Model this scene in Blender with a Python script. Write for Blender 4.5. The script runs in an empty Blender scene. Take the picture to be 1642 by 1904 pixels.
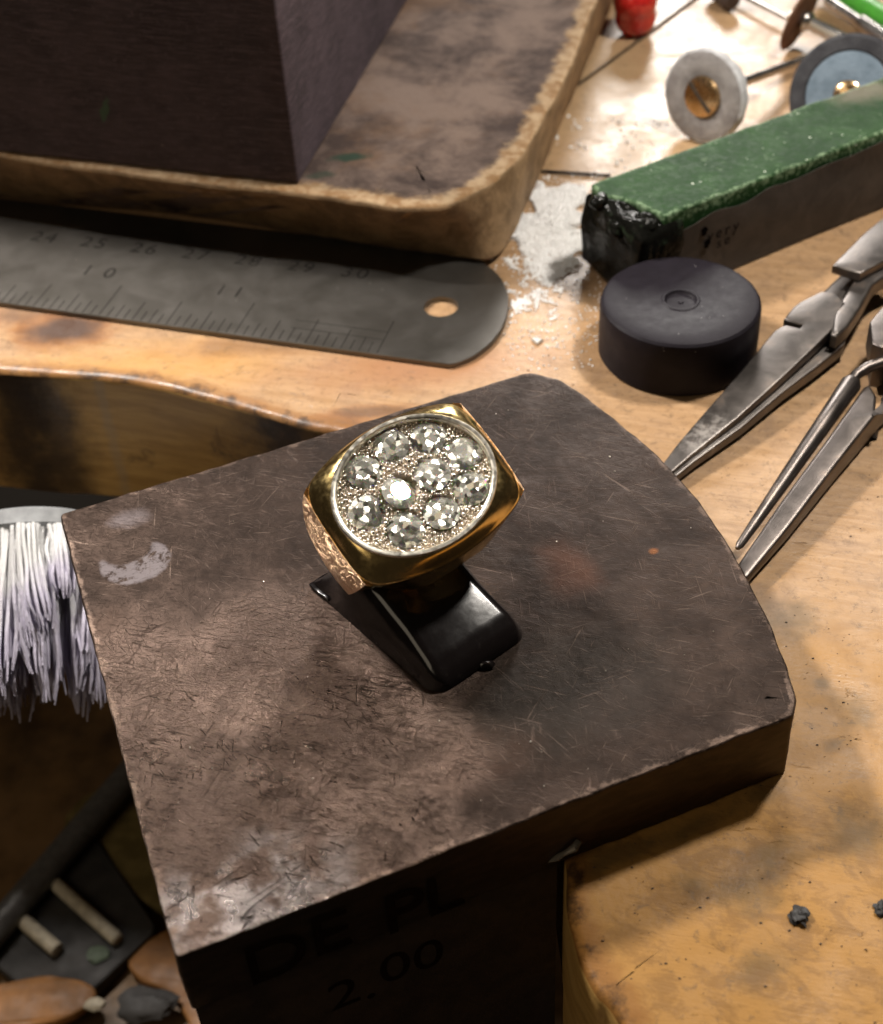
import bpy, bmesh, math, random
from math import sin, cos, pi, radians, sqrt, atan2, hypot
from mathutils import Vector as V, Matrix, noise as mn
from mathutils.geometry import tessellate_polygon

# ------------------------------------------------------------------ camera / light / exposure
S = bpy.context.scene
C = S.collection
S.unit_settings.scale_length = 0.01            # one unit is one centimetre
F, CX, CY = 2680.0, 821.0, 952.0               # focal length and centre, in pixels of a 1904-pixel-high picture
PITCH, ROLL, HGT = radians(42.5), radians(-3.5), 14.2
fwd = V((0, cos(PITCH), -sin(PITCH)))
_r, _u = V((1, 0, 0)), V((0, sin(PITCH), cos(PITCH)))
RT = _r * cos(ROLL) + _u * sin(ROLL)
UP = -_r * sin(ROLL) + _u * cos(ROLL)
EYE = V((0, 0, HGT))
cd = bpy.data.cameras.new('camera')
cam = bpy.data.objects.new('camera', cd)
C.objects.link(cam)
cam.matrix_world = Matrix(((RT.x, UP.x, -fwd.x, EYE.x), (RT.y, UP.y, -fwd.y, EYE.y), (RT.z, UP.z, -fwd.z, EYE.z), (0, 0, 0, 1)))
cd.sensor_fit = 'VERTICAL'
cd.sensor_height = 24.0
cd.lens = F / 1904.0 * 24.0
cd.clip_start, cd.clip_end = 0.5, 1000
cd.dof.use_dof = True
cd.dof.focus_distance = 18.3
cd.dof.aperture_fstop = 0.215
S.camera = cam

S.view_settings.view_transform = 'Standard'
S.view_settings.look = 'None'
S.view_settings.exposure = 0.06
S.view_settings.gamma = 1.0
S.cycles.use_denoising = True
S.cycles.max_bounces = 14
S.cycles.transmission_bounces = 12
S.cycles.glossy_bounces = 5
S.cycles.diffuse_bounces = 4
S.cycles.sample_clamp_indirect = 12
S.cycles.caustics_reflective = False

W = bpy.data.worlds.new('World')
S.world = W
W.use_nodes = True
W.node_tree.nodes['Background'].inputs[0].default_value = (1.0, 0.80, 0.62, 1)
W.node_tree.nodes['Background'].inputs[1].default_value = 0.016

def lamp(name, loc, to, size, power, col):
    d = bpy.data.lights.new(name, 'AREA')
    d.shape = 'DISK'
    d.size = size
    d.energy = power
    d.color = col
    o = bpy.data.objects.new(name, d)
    C.objects.link(o)
    o.location = loc
    o.rotation_euler = (V(to) - V(loc)).to_track_quat('-Z', 'Y').to_euler()
    return o

LAMP_A = (12, 21.5, 20.5)
lamp('bench_lamp', LAMP_A, (2, 17, 0), 2.4, 5300, (1.0, 0.93, 0.84))
lamp('far_lamp', (14, 78, 24), (4, 28, 0), 14, 22000, (1.0, 0.95, 0.90))
lamp('left_lamp', (-13, 27, 20), (-1, 12, 0), 3.0, 10500, (1.0, 0.93, 0.86))
lamp('room_fill', (-42, -16, 38), (-2, 15, 0), 36, 5200, (1.0, 0.84, 0.62))  # unseen soft fill, added to brighten the gold and the cut-out wall

def on(x, y, z=0.0):
    """the point of the level z that a spot (x, y) measured on the photograph lies on"""
    d = fwd + RT * ((x - CX) / F) + UP * ((CY - y) / F)
    return EYE + d * ((z - HGT) / d.z)

def on2(pts, z):
    return [tuple(on(x, y, z).xy) for x, y in pts]

# ------------------------------------------------------------------ materials
class T:
    def __init__(s, name, rough=0.5, metal=0.0, spec=0.5):
        s.m = bpy.data.materials.new(name)
        s.m.use_nodes = True
        s.t = s.m.node_tree
        s.t.nodes.clear()
        s.out = s.t.nodes.new('ShaderNodeOutputMaterial')
        s.b = s.t.nodes.new('ShaderNodeBsdfPrincipled')
        s.t.links.new(s.b.outputs[0], s.out.inputs[0])
        s.b.inputs['Roughness'].default_value = rough
        s.b.inputs['Metallic'].default_value = metal
        s.b.inputs['Specular IOR Level'].default_value = spec
        s.tc = s.t.nodes.new('ShaderNodeTexCoord')

    def put(s, sock, v):
        if hasattr(v, 'is_linked') or isinstance(v, bpy.types.NodeSocket):
            s.t.links.new(v, sock)
        elif isinstance(v, tuple) and len(v) == 3 and sock.type == 'RGBA':
            sock.default_value = (*v, 1)
        else:
            sock.default_value = v

    def set(s, **k):
        nm = dict(col='Base Color', rough='Roughness', metal='Metallic', normal='Normal', spec='Specular IOR Level', coat='Coat Weight', trans='Transmission Weight', sub='Subsurface Weight', coatr='Coat Roughness')
        for a, v in k.items():
            s.put(s.b.inputs[nm[a]], v)
        return s.m

    def co(s, scale=(1, 1, 1), rot=0.0, loc=(0, 0, 0)):
        a = s.t.nodes.new('ShaderNodeMapping')
        a.vector_type = 'POINT'
        s.t.links.new(s.tc.outputs['Object'], a.inputs[0])
        if rot:   # turn first, then stretch
            b = s.t.nodes.new('ShaderNodeMapping')
            s.t.links.new(a.outputs[0], b.inputs[0])
            a.inputs['Rotation'].default_value = (0, 0, rot)
            a.inputs['Location'].default_value = loc
            b.inputs['Scale'].default_value = scale
            return b.outputs[0]
        a.inputs['Scale'].default_value = scale
        a.inputs['Location'].default_value = loc
        return a.outputs[0]

    def noise(s, vec, scale, detail=4, rough=0.55, dist=0.0, color=False):
        n = s.t.nodes.new('ShaderNodeTexNoise')
        s.t.links.new(vec, n.inputs['Vector'])
        n.inputs['Scale'].default_value = scale
        n.inputs['Detail'].default_value = detail
        n.inputs['Roughness'].default_value = rough
        n.inputs['Distortion'].default_value = dist
        return n.outputs['Color' if color else 'Fac']

    def vor(s, vec, scale, feature='F1', rnd=1.0):
        n = s.t.nodes.new('ShaderNodeTexVoronoi')
        n.feature = feature
        s.t.links.new(vec, n.inputs['Vector'])
        n.inputs['Scale'].default_value = scale
        n.inputs['Randomness'].default_value = rnd
        return n.outputs['Distance']

    def mr(s, v, a, b, c=0.0, d=1.0, smooth=True):
        n = s.t.nodes.new('ShaderNodeMapRange')
        n.interpolation_type = 'SMOOTHSTEP' if smooth else 'LINEAR'
        s.t.links.new(v, n.inputs[0])
        for i, x in enumerate((a, b, c, d)):
            n.inputs[i + 1].default_value = x
        return n.outputs[0]

    def band(s, v, mid, half):
        """1 where v is close to mid, 0 elsewhere: thin lines along the level of a noise"""
        return s.mr(s.ma('ABSOLUTE', s.ma('SUBTRACT', v, mid)), 0.0, half, 1.0, 0.0)

    def ma(s, op, a, b=0.0):
        n = s.t.nodes.new('ShaderNodeMath')
        n.operation = op
        s.put(n.inputs[0], a)
        s.put(n.inputs[1], b)
        return n.outputs[0]

    def mul(s, a, b): return s.ma('MULTIPLY', a, b)
    def add(s, a, b): return s.ma('ADD', a, b)

    def mix(s, f, a, b):
        n = s.t.nodes.new('ShaderNodeMix')
        n.data_type = 'RGBA'
        s.put(n.inputs[0], f)
        s.put(n.inputs[6], a)
        s.put(n.inputs[7], b)
        return n.outputs[2]

    def tint(s, c, k):
        n = s.t.nodes.new('ShaderNodeVectorMath')
        n.operation = 'MULTIPLY'
        s.t.links.new(c, n.inputs[0])
        n.inputs[1].default_value = k
        return n.outputs[0]

    def bump(s, h, strength=0.5, dist=0.02, nrm=None):
        n = s.t.nodes.new('ShaderNodeBump')
        n.inputs['Strength'].default_value = strength
        n.inputs['Distance'].default_value = dist
        s.t.links.new(h, n.inputs['Height'])
        if nrm is not None:
            s.t.links.new(nrm, n.inputs['Normal'])
        return n.outputs[0]

    def blob(s, c, rx, ry=None, rot=0.0, rag=0.5, nscale=2.0, soft=0.5, seed=0.0):
        """a ragged patch round a point of the surface"""
        ry = ry or rx
        mp = s.t.nodes.new('ShaderNodeMapping')
        mp.vector_type = 'TEXTURE'
        s.t.links.new(s.tc.outputs['Object'], mp.inputs[0])
        mp.inputs['Location'].default_value = (c[0], c[1], 0)
        mp.inputs['Rotation'].default_value = (0, 0, rot)
        mp.inputs['Scale'].default_value = (rx, ry, 1e4)
        l = s.t.nodes.new('ShaderNodeVectorMath')
        l.operation = 'LENGTH'
        s.t.links.new(mp.outputs[0], l.inputs[0])
        nz = s.noise(s.co(loc=(seed, seed * 1.7, 0)), nscale, 5, 0.6)
        d = s.add(l.outputs['Value'], s.mul(s.ma('SUBTRACT', nz, 0.5), rag * 2))
        return s.mr(d, 1 - soft, 1 + soft * 0.3, 1.0, 0.0)

    def attr(s, name):
        n = s.t.nodes.new('ShaderNodeAttribute')
        n.attribute_name = name
        return n.outputs['Fac']

    def sep(s, axis):
        n = s.t.nodes.new('ShaderNodeSeparateXYZ')
        s.t.links.new(s.tc.outputs['Object'], n.inputs[0])
        return n.outputs[axis]

    def geo(s, nm):
        n = s.t.nodes.new('ShaderNodeNewGeometry')
        return n.outputs[nm]

def simple(name, col, rough=0.5, metal=0.0, var=0.25, nscale=6.0, bump=0.0, bscale=40.0, spec=0.5, coat=0.0):
    """plain stuff with uneven colour, uneven gloss and a little relief"""
    t = T(name, rough, metal, spec)
    v = t.co()
    n = t.noise(v, nscale, 5, 0.6)
    dk = tuple(c * (1 - var) for c in col)
    lt = tuple(min(1, c * (1 + var)) for c in col)
    t.set(col=t.mix(t.mr(n, 0.3, 0.7), dk, lt), rough=t.mr(t.noise(v, nscale * 3, 4), 0.3, 0.7, max(0.02, rough - 0.08), min(1, rough + 0.1)))
    if coat:
        t.set(coat=coat)
    if bump:
        t.set(normal=t.bump(t.noise(v, bscale, 4, 0.6), bump, 0.02))
    return t.m

# ------------------------------------------------------------------ mesh helpers
def jit(p, amp, sc, seed=0.0):
    return (V(p) + mn.noise_vector(V(p) * sc + V((seed, seed * 2, seed * 3))) * amp)

def resample(pts, step, closed=True):
    out = []
    n = len(pts)
    for i in range(n if closed else n - 1):
        a, b = V(pts[i]), V(pts[(i + 1) % n])
        k = max(1, int((b - a).length / step))
        for j in range(k):
            out.append(a.lerp(b, j / k))
    if not closed:
        out.append(V(pts[-1]))
    return out

def smooth_line(pts, closed=False, sub=6):
    """Catmull-Rom through the points"""
    n = len(pts)
    P = [V(p) for p in pts]
    out = []
    for i in range(n if closed else n - 1):
        g = lambda k: P[k % n] if closed else P[min(max(k, 0), n - 1)]
        a, b, c, d = g(i - 1), g(i), g(i + 1), g(i + 2)
        for j in range(sub):
            t = j / sub
            out.append(0.5 * ((2 * b) + (c - a) * t + (2 * a - 5 * b + 4 * c - d) * t * t + (3 * b - a - 3 * c + d) * t ** 3))
    if not closed:
        out.append(P[-1])
    return out

def round_corners(pts, r, seg=6):
    """r: a radius, or one per corner"""
    out = []
    n = len(pts)
    for i in range(n):
        p, a, b = V(pts[i]), V(pts[i - 1]), V(pts[(i + 1) % n])
        rr = r[i] if isinstance(r, (list, tuple)) else r
        if rr <= 0:
            out.append(p)
            continue
        u, w = (a - p).normalized(), (b - p).normalized()
        ang = u.angle(w)
        d = min(rr / math.tan(ang / 2), (a - p).length * 0.49, (b - p).length * 0.49)
        s, e = p + u * d, p + w * d
        for j in range(seg + 1):
            t = j / seg
            out.append(s * (1 - t) ** 2 + p * 2 * t * (1 - t) + e * t * t)
    return out

def ccw(pts):
    a = sum(pts[i - 1][0] * pts[i][1] - pts[i][0] * pts[i - 1][1] for i in range(len(pts)))
    return list(pts) if a > 0 else list(reversed(pts))

def inset(pts, d):
    n = len(pts)
    out = []
    for i in range(n):
        p, a, b = V(pts[i]), V(pts[i - 1]), V(pts[(i + 1) % n])
        e1, e2 = (p - a), (b - p)
        if e1.length < 1e-9 or e2.length < 1e-9:
            out.append(p)
            continue
        e1.normalize(); e2.normalize()
        n1, n2 = V((-e1.y, e1.x)), V((-e2.y, e2.x))
        m = n1 + n2
        if m.length < 1e-6:
            m = n1
        m.normalize()
        out.append(p + m * (d / max(0.4, m.dot(n1))))
    if abs(d) > 0.02:            # drop what folds over itself at tight corners
        Q = [V((p[0], p[1])) for p in pts]
        def near(q, i):
            best = 1e9
            for k in range(i - 45, i + 46):
                a, b = Q[k % n], Q[(k + 1) % n]
                e = b - a
                t = max(0, min(1, (q - a).dot(e) / max(1e-12, e.length_squared)))
                best = min(best, (q - a - e * t).length_squared)
            return sqrt(best)
        ok = [near(V((q[0], q[1])), i) > abs(d) * 0.97 for i, q in enumerate(out)]
        if any(ok) and not all(ok):
            res = list(out)
            for i in range(n):
                if not ok[i]:
                    f = next(k for k in range(n) if ok[(i + k) % n]); g_ = next(k for k in range(n) if ok[(i - k) % n])
                    res[i] = (out[(i + f) % n] + out[(i - g_) % n]) / 2 if f + g_ < 60 else out[(i + min(f, g_)) % n]
            out = res
    return out

class G:
    def __init__(s):
        s.v, s.f, s.e = [], [], []

    def pt(s, p, e=0.0):
        s.v.append(tuple(p)); s.e.append(e)
        return len(s.v) - 1

    def ring(s, pts, e=0.0):
        return [s.pt(p, e) for p in pts]

    def bridge(s, a, b, closed=True):
        n = len(a)
        for i in range(n if closed else n - 1):
            j = (i + 1) % n
            s.f.append((a[i], a[j], b[j], b[i]))

    def cap(s, r, flip=False):
        s.f.append(tuple(reversed(r)) if flip else tuple(r))

    def prism(s, out, z0, z1, bev=0.04, seg=3, rings=(), wob=0.0, wsc=3.0, out0=None, bevb=None, seed=0.0, zf=None):
        """an outline raised from z0 to z1 with rounded upper edge; out0 is another outline for the foot"""
        o = ccw(out)
        foot = [V(p) for p in (ccw(out0) if out0 else o)]
        bevb = bev if bevb is None else bevb
        def lift(pts, z, e):
            q = []
            for p in pts:
                P = V((p[0], p[1], z))
                if wob and e > 0.35:
                    P = jit(P, wob, wsc, seed)
                if zf:
                    P.z = zf(P)
                q.append(s.pt(P, e))
            return q
        R = []
        R.append(lift(inset(foot, bevb), z0, 0.6))
        if bevb:
            R.append(lift(foot, z0 + bevb, 0.6))
        if z1 - z0 > 6 * bev and bev > 0:
            for k in (1, 2):
                t = k / 3
                R.append(lift([f.lerp(V(p), t) for f, p in zip(foot, o)], z0 + bevb + (z1 - bev - z0 - bevb) * t, 0.5))
        for k in range(seg + 1):
            a = pi / 2 * k / seg
            R.append(lift(inset(o, bev * (1 - cos(a))), z1 - bev + bev * sin(a), 1.0) if bev else lift(o, z1, 1.0))
            if not bev:
                break
        for d, e in rings:
            R.append(lift(inset(o, bev + d), z1, e))
        for a, b in zip(R, R[1:]):
            s.bridge(a, b)
        s.fill(R[0], True)
        s.fill(R[-1])
        return s

    def fill(s, r, flip=False):
        for t in tessellate_polygon([[V((s.v[i][0], s.v[i][1], 0)) for i in r]]):
            a, b, c = (V(s.v[r[k]]) for k in t)
            up = (b - a).cross(c - a).z
            t = [r[k] for k in t]
            s.f.append(tuple(t) if (up > 0) != flip else tuple(reversed(t)))

    def tube(s, path, rad, n=10, caps=True, flat=1.0):
        P = [V(p) for p in path]
        rads = rad if isinstance(rad, (list, tuple)) else [rad] * len(P)
        up = V((0, 0, 1))
        R = []
        for i, p in enumerate(P):
            d = (P[min(i + 1, len(P) - 1)] - P[max(i - 1, 0)]).normalized()
            a = d.cross(up)
            if a.length < 1e-3:
                a = d.cross(V((0, 1, 0)))
            a.normalize()
            b = a.cross(d).normalized()
            R.append(s.ring([p + a * cos(2 * pi * k / n) * rads[i] + b * sin(2 * pi * k / n) * rads[i] * flat for k in range(n)]))
        for a, b in zip(R, R[1:]):
            s.bridge(a, b)
        if caps:
            s.cap(R[0], True); s.cap(R[-1])
        return s

    def lathe(s, prof, M=None, n=48, cap0=True, cap1=True):
        """profile of (radius, height) turned round the local z axis"""
        M = M or Matrix.Identity(4)
        R = []
        for r, h in prof:
            R.append(s.ring([M @ V((r * cos(2 * pi * k / n), r * sin(2 * pi * k / n), h)) for k in range(n)]))
        for a, b in zip(R, R[1:]):
            s.bridge(a, b)
        if cap0: s.cap(R[0], True)
        if cap1: s.cap(R[-1])
        return s

    def blob(s, c, r, sub=1, amp=0.25, seed=0.0, sq=(1, 1, 1), sc=1.3):
        bm = bmesh.new()
        bmesh.ops.create_icosphere(bm, subdivisions=sub, radius=1)
        base = len(s.v)
        for v in bm.verts:
            d = 1 + amp * mn.noise(v.co * sc + V((seed, seed * 1.3, seed * 0.7)))
            s.pt((c[0] + v.co.x * r * d * sq[0], c[1] + v.co.y * r * d * sq[1], c[2] + v.co.z * r * d * sq[2]))
        for f in bm.faces:
            s.f.append(tuple(base + v.index for v in f.verts))
        bm.free()
        return s

    def make(s, name, m, parent=None, smooth=30, kind=None, loc=None, attr=False):
        """ONE mesh object; its vertices are stored relative to its parent's base"""
        o0 = V(parent['base']) if parent is not None else V(loc or (0, 0, 0))
        me = bpy.data.meshes.new(name)
        me.from_pydata([V(p) - o0 for p in s.v], [], s.f)
        me.validate()
        me.update()
        if attr and len(s.e) == len(me.vertices):
            a = me.attributes.new('edge', 'FLOAT', 'POINT')
            a.data.foreach_set('value', s.e)
        if smooth:
            me.polygons.foreach_set('use_smooth', [True] * len(me.polygons))
            me.set_sharp_from_angle(angle=radians(smooth))
        me.materials.append(m)
        o = bpy.data.objects.new(name, me)
        C.objects.link(o)
        o['base'] = tuple(o0)
        if parent is not None:
            o.parent = parent
        else:
            o.location = o0
        if kind:
            o['kind'] = kind
        return o

def thing(name, label, cat, loc=(0, 0, 0), group=None):
    o = bpy.data.objects.new(name, None)
    C.objects.link(o)
    o.empty_display_size = 0.3
    o.location = loc
    o['base'] = tuple(loc)
    o['label'] = label
    o['category'] = cat
    if group:
        o['group'] = group
    return o

def tag(o, label, cat, group=None):
    o['label'] = label
    o['category'] = cat
    if group:
        o['group'] = group
    return o

def text_geo(txt, size, M):
    """flat lettering as a mesh"""
    cu = bpy.data.curves.new('lettering', 'FONT')
    cu.body = txt
    cu.size = size
    cu.align_x = 'CENTER'
    cu.align_y = 'CENTER'
    ob = bpy.data.objects.new('lettering', cu)
    C.objects.link(ob)
    me = bpy.data.meshes.new_from_object(ob.evaluated_get(bpy.context.evaluated_depsgraph_get()))
    g = G()
    for v in me.vertices:
        g.pt(M @ v.co)
    for p in me.polygons:
        g.f.append(tuple(p.vertices))
    bpy.data.objects.remove(ob)
    bpy.data.curves.remove(cu)
    bpy.data.meshes.remove(me)
    return g

def spell(txt, size, Mx, name, m, parent, gap=0.62):
    """each character an object of its own, set side by side"""
    w = size * gap
    for i, ch in enumerate(txt):
        if ch != ' ':
            text_geo(ch, size, Mx @ Matrix.Translation(((i - (len(txt) - 1) / 2) * w, 0, 0))).make(name, m, parent, 0)

def merge(a, b):
    k = len(a.v)
    a.v += b.v; a.e += b.e
    a.f += [tuple(i + k for i in f) for f in b.f]

random.seed(7)
# ------------------------------------------------------------------ material library
def bench_wood():
    t = T('bench_maple', 0.45, 0, 0.4)
    v = t.co()
    gr = t.co((0.35, 3.2, 1), radians(16))
    g1 = t.noise(gr, 2.2, 6, 0.6, 0.4)
    g2 = t.noise(gr, 9, 3, 0.5)
    big = t.noise(v, 0.22, 4, 0.6)
    mid = t.noise(v, 1.1, 6, 0.65, 0.6)
    fine = t.noise(v, 7, 6, 0.7)
    c = t.mix(t.mr(g1, 0.3, 0.7), (0.41, 0.275, 0.16), (0.53, 0.375, 0.24))
    c = t.mix(t.mul(t.mr(g2, 0.45, 0.75), 0.18), c, (0.36, 0.22, 0.11))
    c = t.mix(t.mul(t.mr(mid, 0.50, 0.66), 0.55), c, (0.29, 0.195, 0.125))
    c = t.mix(t.mul(t.mr(fine, 0.50, 0.68), 0.5), c, (0.22, 0.145, 0.09))
    c = t.mix(t.mul(t.mr(t.noise(v, 3.2, 6, 0.75, 0.8), 0.55, 0.68), 0.45), c, (0.19, 0.135, 0.09))
    # the user's end of the bench: handled, oily and yellowed
    for p, r, k, col in ((on(1360, 1900), (6.4, 6.8), 0.94, (0.46, 0.262, 0.075)), (on(240, 690), (3.0, 0.9), 0.7, (0.60, 0.36, 0.13)),
                         (on(760, 680), (2.6, 0.8), 0.75, (0.40, 0.215, 0.125)), (on(1180, 640), (1.2, 1.0), 0.5, (0.46, 0.29, 0.15)),
                         (on(1150, 150), (3.5, 6.0), 0.55, (0.60, 0.47, 0.31))):
        c = t.mix(t.mul(t.blob(p, r[0], r[1], 0, 0.6, 0.7, 0.5 if r[1] > 4.1 and r[0] > 4 else 0.8), k), c, col)
    # scorch marks: black-purple heart, orange rim
    for p, r, s in ((on(120, 612), (0.80, 0.50), 1.0), (on(590, 790), (0.75, 0.22), 0.8), (on(690, 765), (0.7, 0.18), 0.6), (on(500, 640), (1.5, 0.3), 0.35), (on(40, 580), (0.6, 0.4), 0.5)):
        c = t.mix(t.mul(t.blob(p, r[0] * 1.35, r[1] * 1.4, 0, 0.5, 1.8, 0.5), 0.75 * s), c, (0.34, 0.15, 0.05))
        c = t.mix(t.mul(t.blob(p, r[0], r[1], 0, 0.5, 1.8, 0.6), 0.93 * s), c, (0.075, 0.05, 0.045))
    # ragged dark streaks along the block's foot, brown smears on the worn front
    for i, (x, y, rx, ry) in enumerate(((1150, 1590, 0.75, 0.16), (1290, 1540, 0.6, 0.16), (1420, 1470, 0.35, 0.2), (1290, 1650, 0.26, 0.26), (1420, 1800, 0.40, 0.3), (1530, 1270, 0.13, 0.11), (1550, 1385, 0.16, 0.12),
                                        (1590, 1320, 0.3, 0.4), (1470, 1150, 0.5, 0.4), (1400, 1660, 0.5, 0.35), (1090, 1620, 0.22, 0.16), (1440, 1590, 0.5, 0.25), (1600, 1550, 0.6, 0.5))):
        c = t.mix(t.mul(t.blob(on(x, y), rx, ry, radians(24), 1.0, 3.2, 0.9, i * 3.1), 0.66), c, (0.14, 0.098, 0.045))
    fr = t.blob(on(1400, 1700), 4.0, 4.2, 0, 0.5, 0.7, 0.8)
    c = t.mix(t.mul(t.mul(fr, t.mr(t.noise(t.co((1, 1.6, 1), 0.4), 1.7, 7, 0.72, 0.7), 0.47, 0.60)), 0.52), c, (0.22, 0.12, 0.04))
    c = t.mix(t.mul(t.mr(t.noise(v, 4.5, 7, 0.8, 0.4), 0.56, 0.64), 0.45), c, (0.13, 0.095, 0.065))
    # pits and short dark cuts
    pit = t.mr(t.vor(t.co((1, 1.3, 1), 0.4), 2.4), 0.035, 0.06, 1.0, 0.0)
    pit2 = t.mr(t.vor(t.co((1, 2.6, 1), -0.5), 4.1), 0.05, 0.09, 1.0, 0.0)
    sel = t.mr(t.noise(v, 0.6, 3), 0.50, 0.60)
    pits = t.mul(t.ma('MAXIMUM', pit, t.mul(pit2, 0.8)), sel)
    c = t.mix(t.mul(pits, 0.9), c, (0.035, 0.022, 0.013))
    cut = t.mul(t.band(t.noise(t.co((0.7, 3.0, 1), 0.25), 1.6, 3, 0.5, 0.6), 0.5, 0.007), t.mr(t.noise(v, 1.5, 3), 0.56, 0.64))
    c = t.mix(t.mul(cut, 0.75), c, (0.10, 0.058, 0.03))
    # worn-through varnish: bare edges of the cut-out burnt orange, lip scorched dark in patches
    e = t.attr('edge')
    eb = t.mul(t.mr(t.add(e, t.mul(t.ma('SUBTRACT', mid, 0.5), 1.2)), 0.55, 1.0), 0.8)
    c = t.mix(eb, c, (0.30, 0.145, 0.040))
    c = t.mix(t.mul(t.mr(t.add(e, t.mul(t.ma('SUBTRACT', t.noise(v, 2.2, 5, 0.7), 0.5), 1.6)), 0.9, 1.25), 0.85), c, (0.03, 0.018, 0.012))
    h = t.add(t.mul(g2, 0.25), t.add(t.mul(fine, 0.5), t.mul(t.add(pits, t.mul(cut, 0.6)), -1.5)))
    fro = t.blob(on(1360, 1900), 6.0, 6.4, 0, 0.4, 0.7, 0.6)
    t.set(col=t.tint(c, (0.84, 0.76, 0.66)), normal=t.bump(h, 0.35, 0.05), rough=t.add(t.mr(mid, 0.3, 0.7, 0.28, 0.50), t.mul(fro, 0.10)), spec=t.ma('SUBTRACT', 0.42, t.mul(fro, 0.24)))
    return t.m

def bench_side():
    t = T('bench_cut_face', 0.38)
    v = t.co()
    st = t.co((0.5, 0.5, 3.5))
    g = t.noise(st, 2.0, 5, 0.6, 0.4)
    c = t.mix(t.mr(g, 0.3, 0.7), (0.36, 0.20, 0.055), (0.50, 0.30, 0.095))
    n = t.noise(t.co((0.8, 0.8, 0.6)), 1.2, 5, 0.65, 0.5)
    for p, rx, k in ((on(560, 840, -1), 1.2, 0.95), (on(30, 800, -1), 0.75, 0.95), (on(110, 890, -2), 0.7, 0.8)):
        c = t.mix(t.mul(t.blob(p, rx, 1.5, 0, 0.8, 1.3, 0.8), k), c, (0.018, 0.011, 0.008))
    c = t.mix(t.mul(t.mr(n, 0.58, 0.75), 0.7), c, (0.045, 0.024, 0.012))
    c = t.mix(t.mul(t.blob(on(200, 800, -1), 0.13, 0.5, 0, 0.5, 4, 0.8), 0.35), c, (0.30, 0.25, 0.19))
    t.set(col=c, normal=t.bump(t.add(g, t.noise(v, 9, 4)), 0.25, 0.04))
    return t.m

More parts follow.
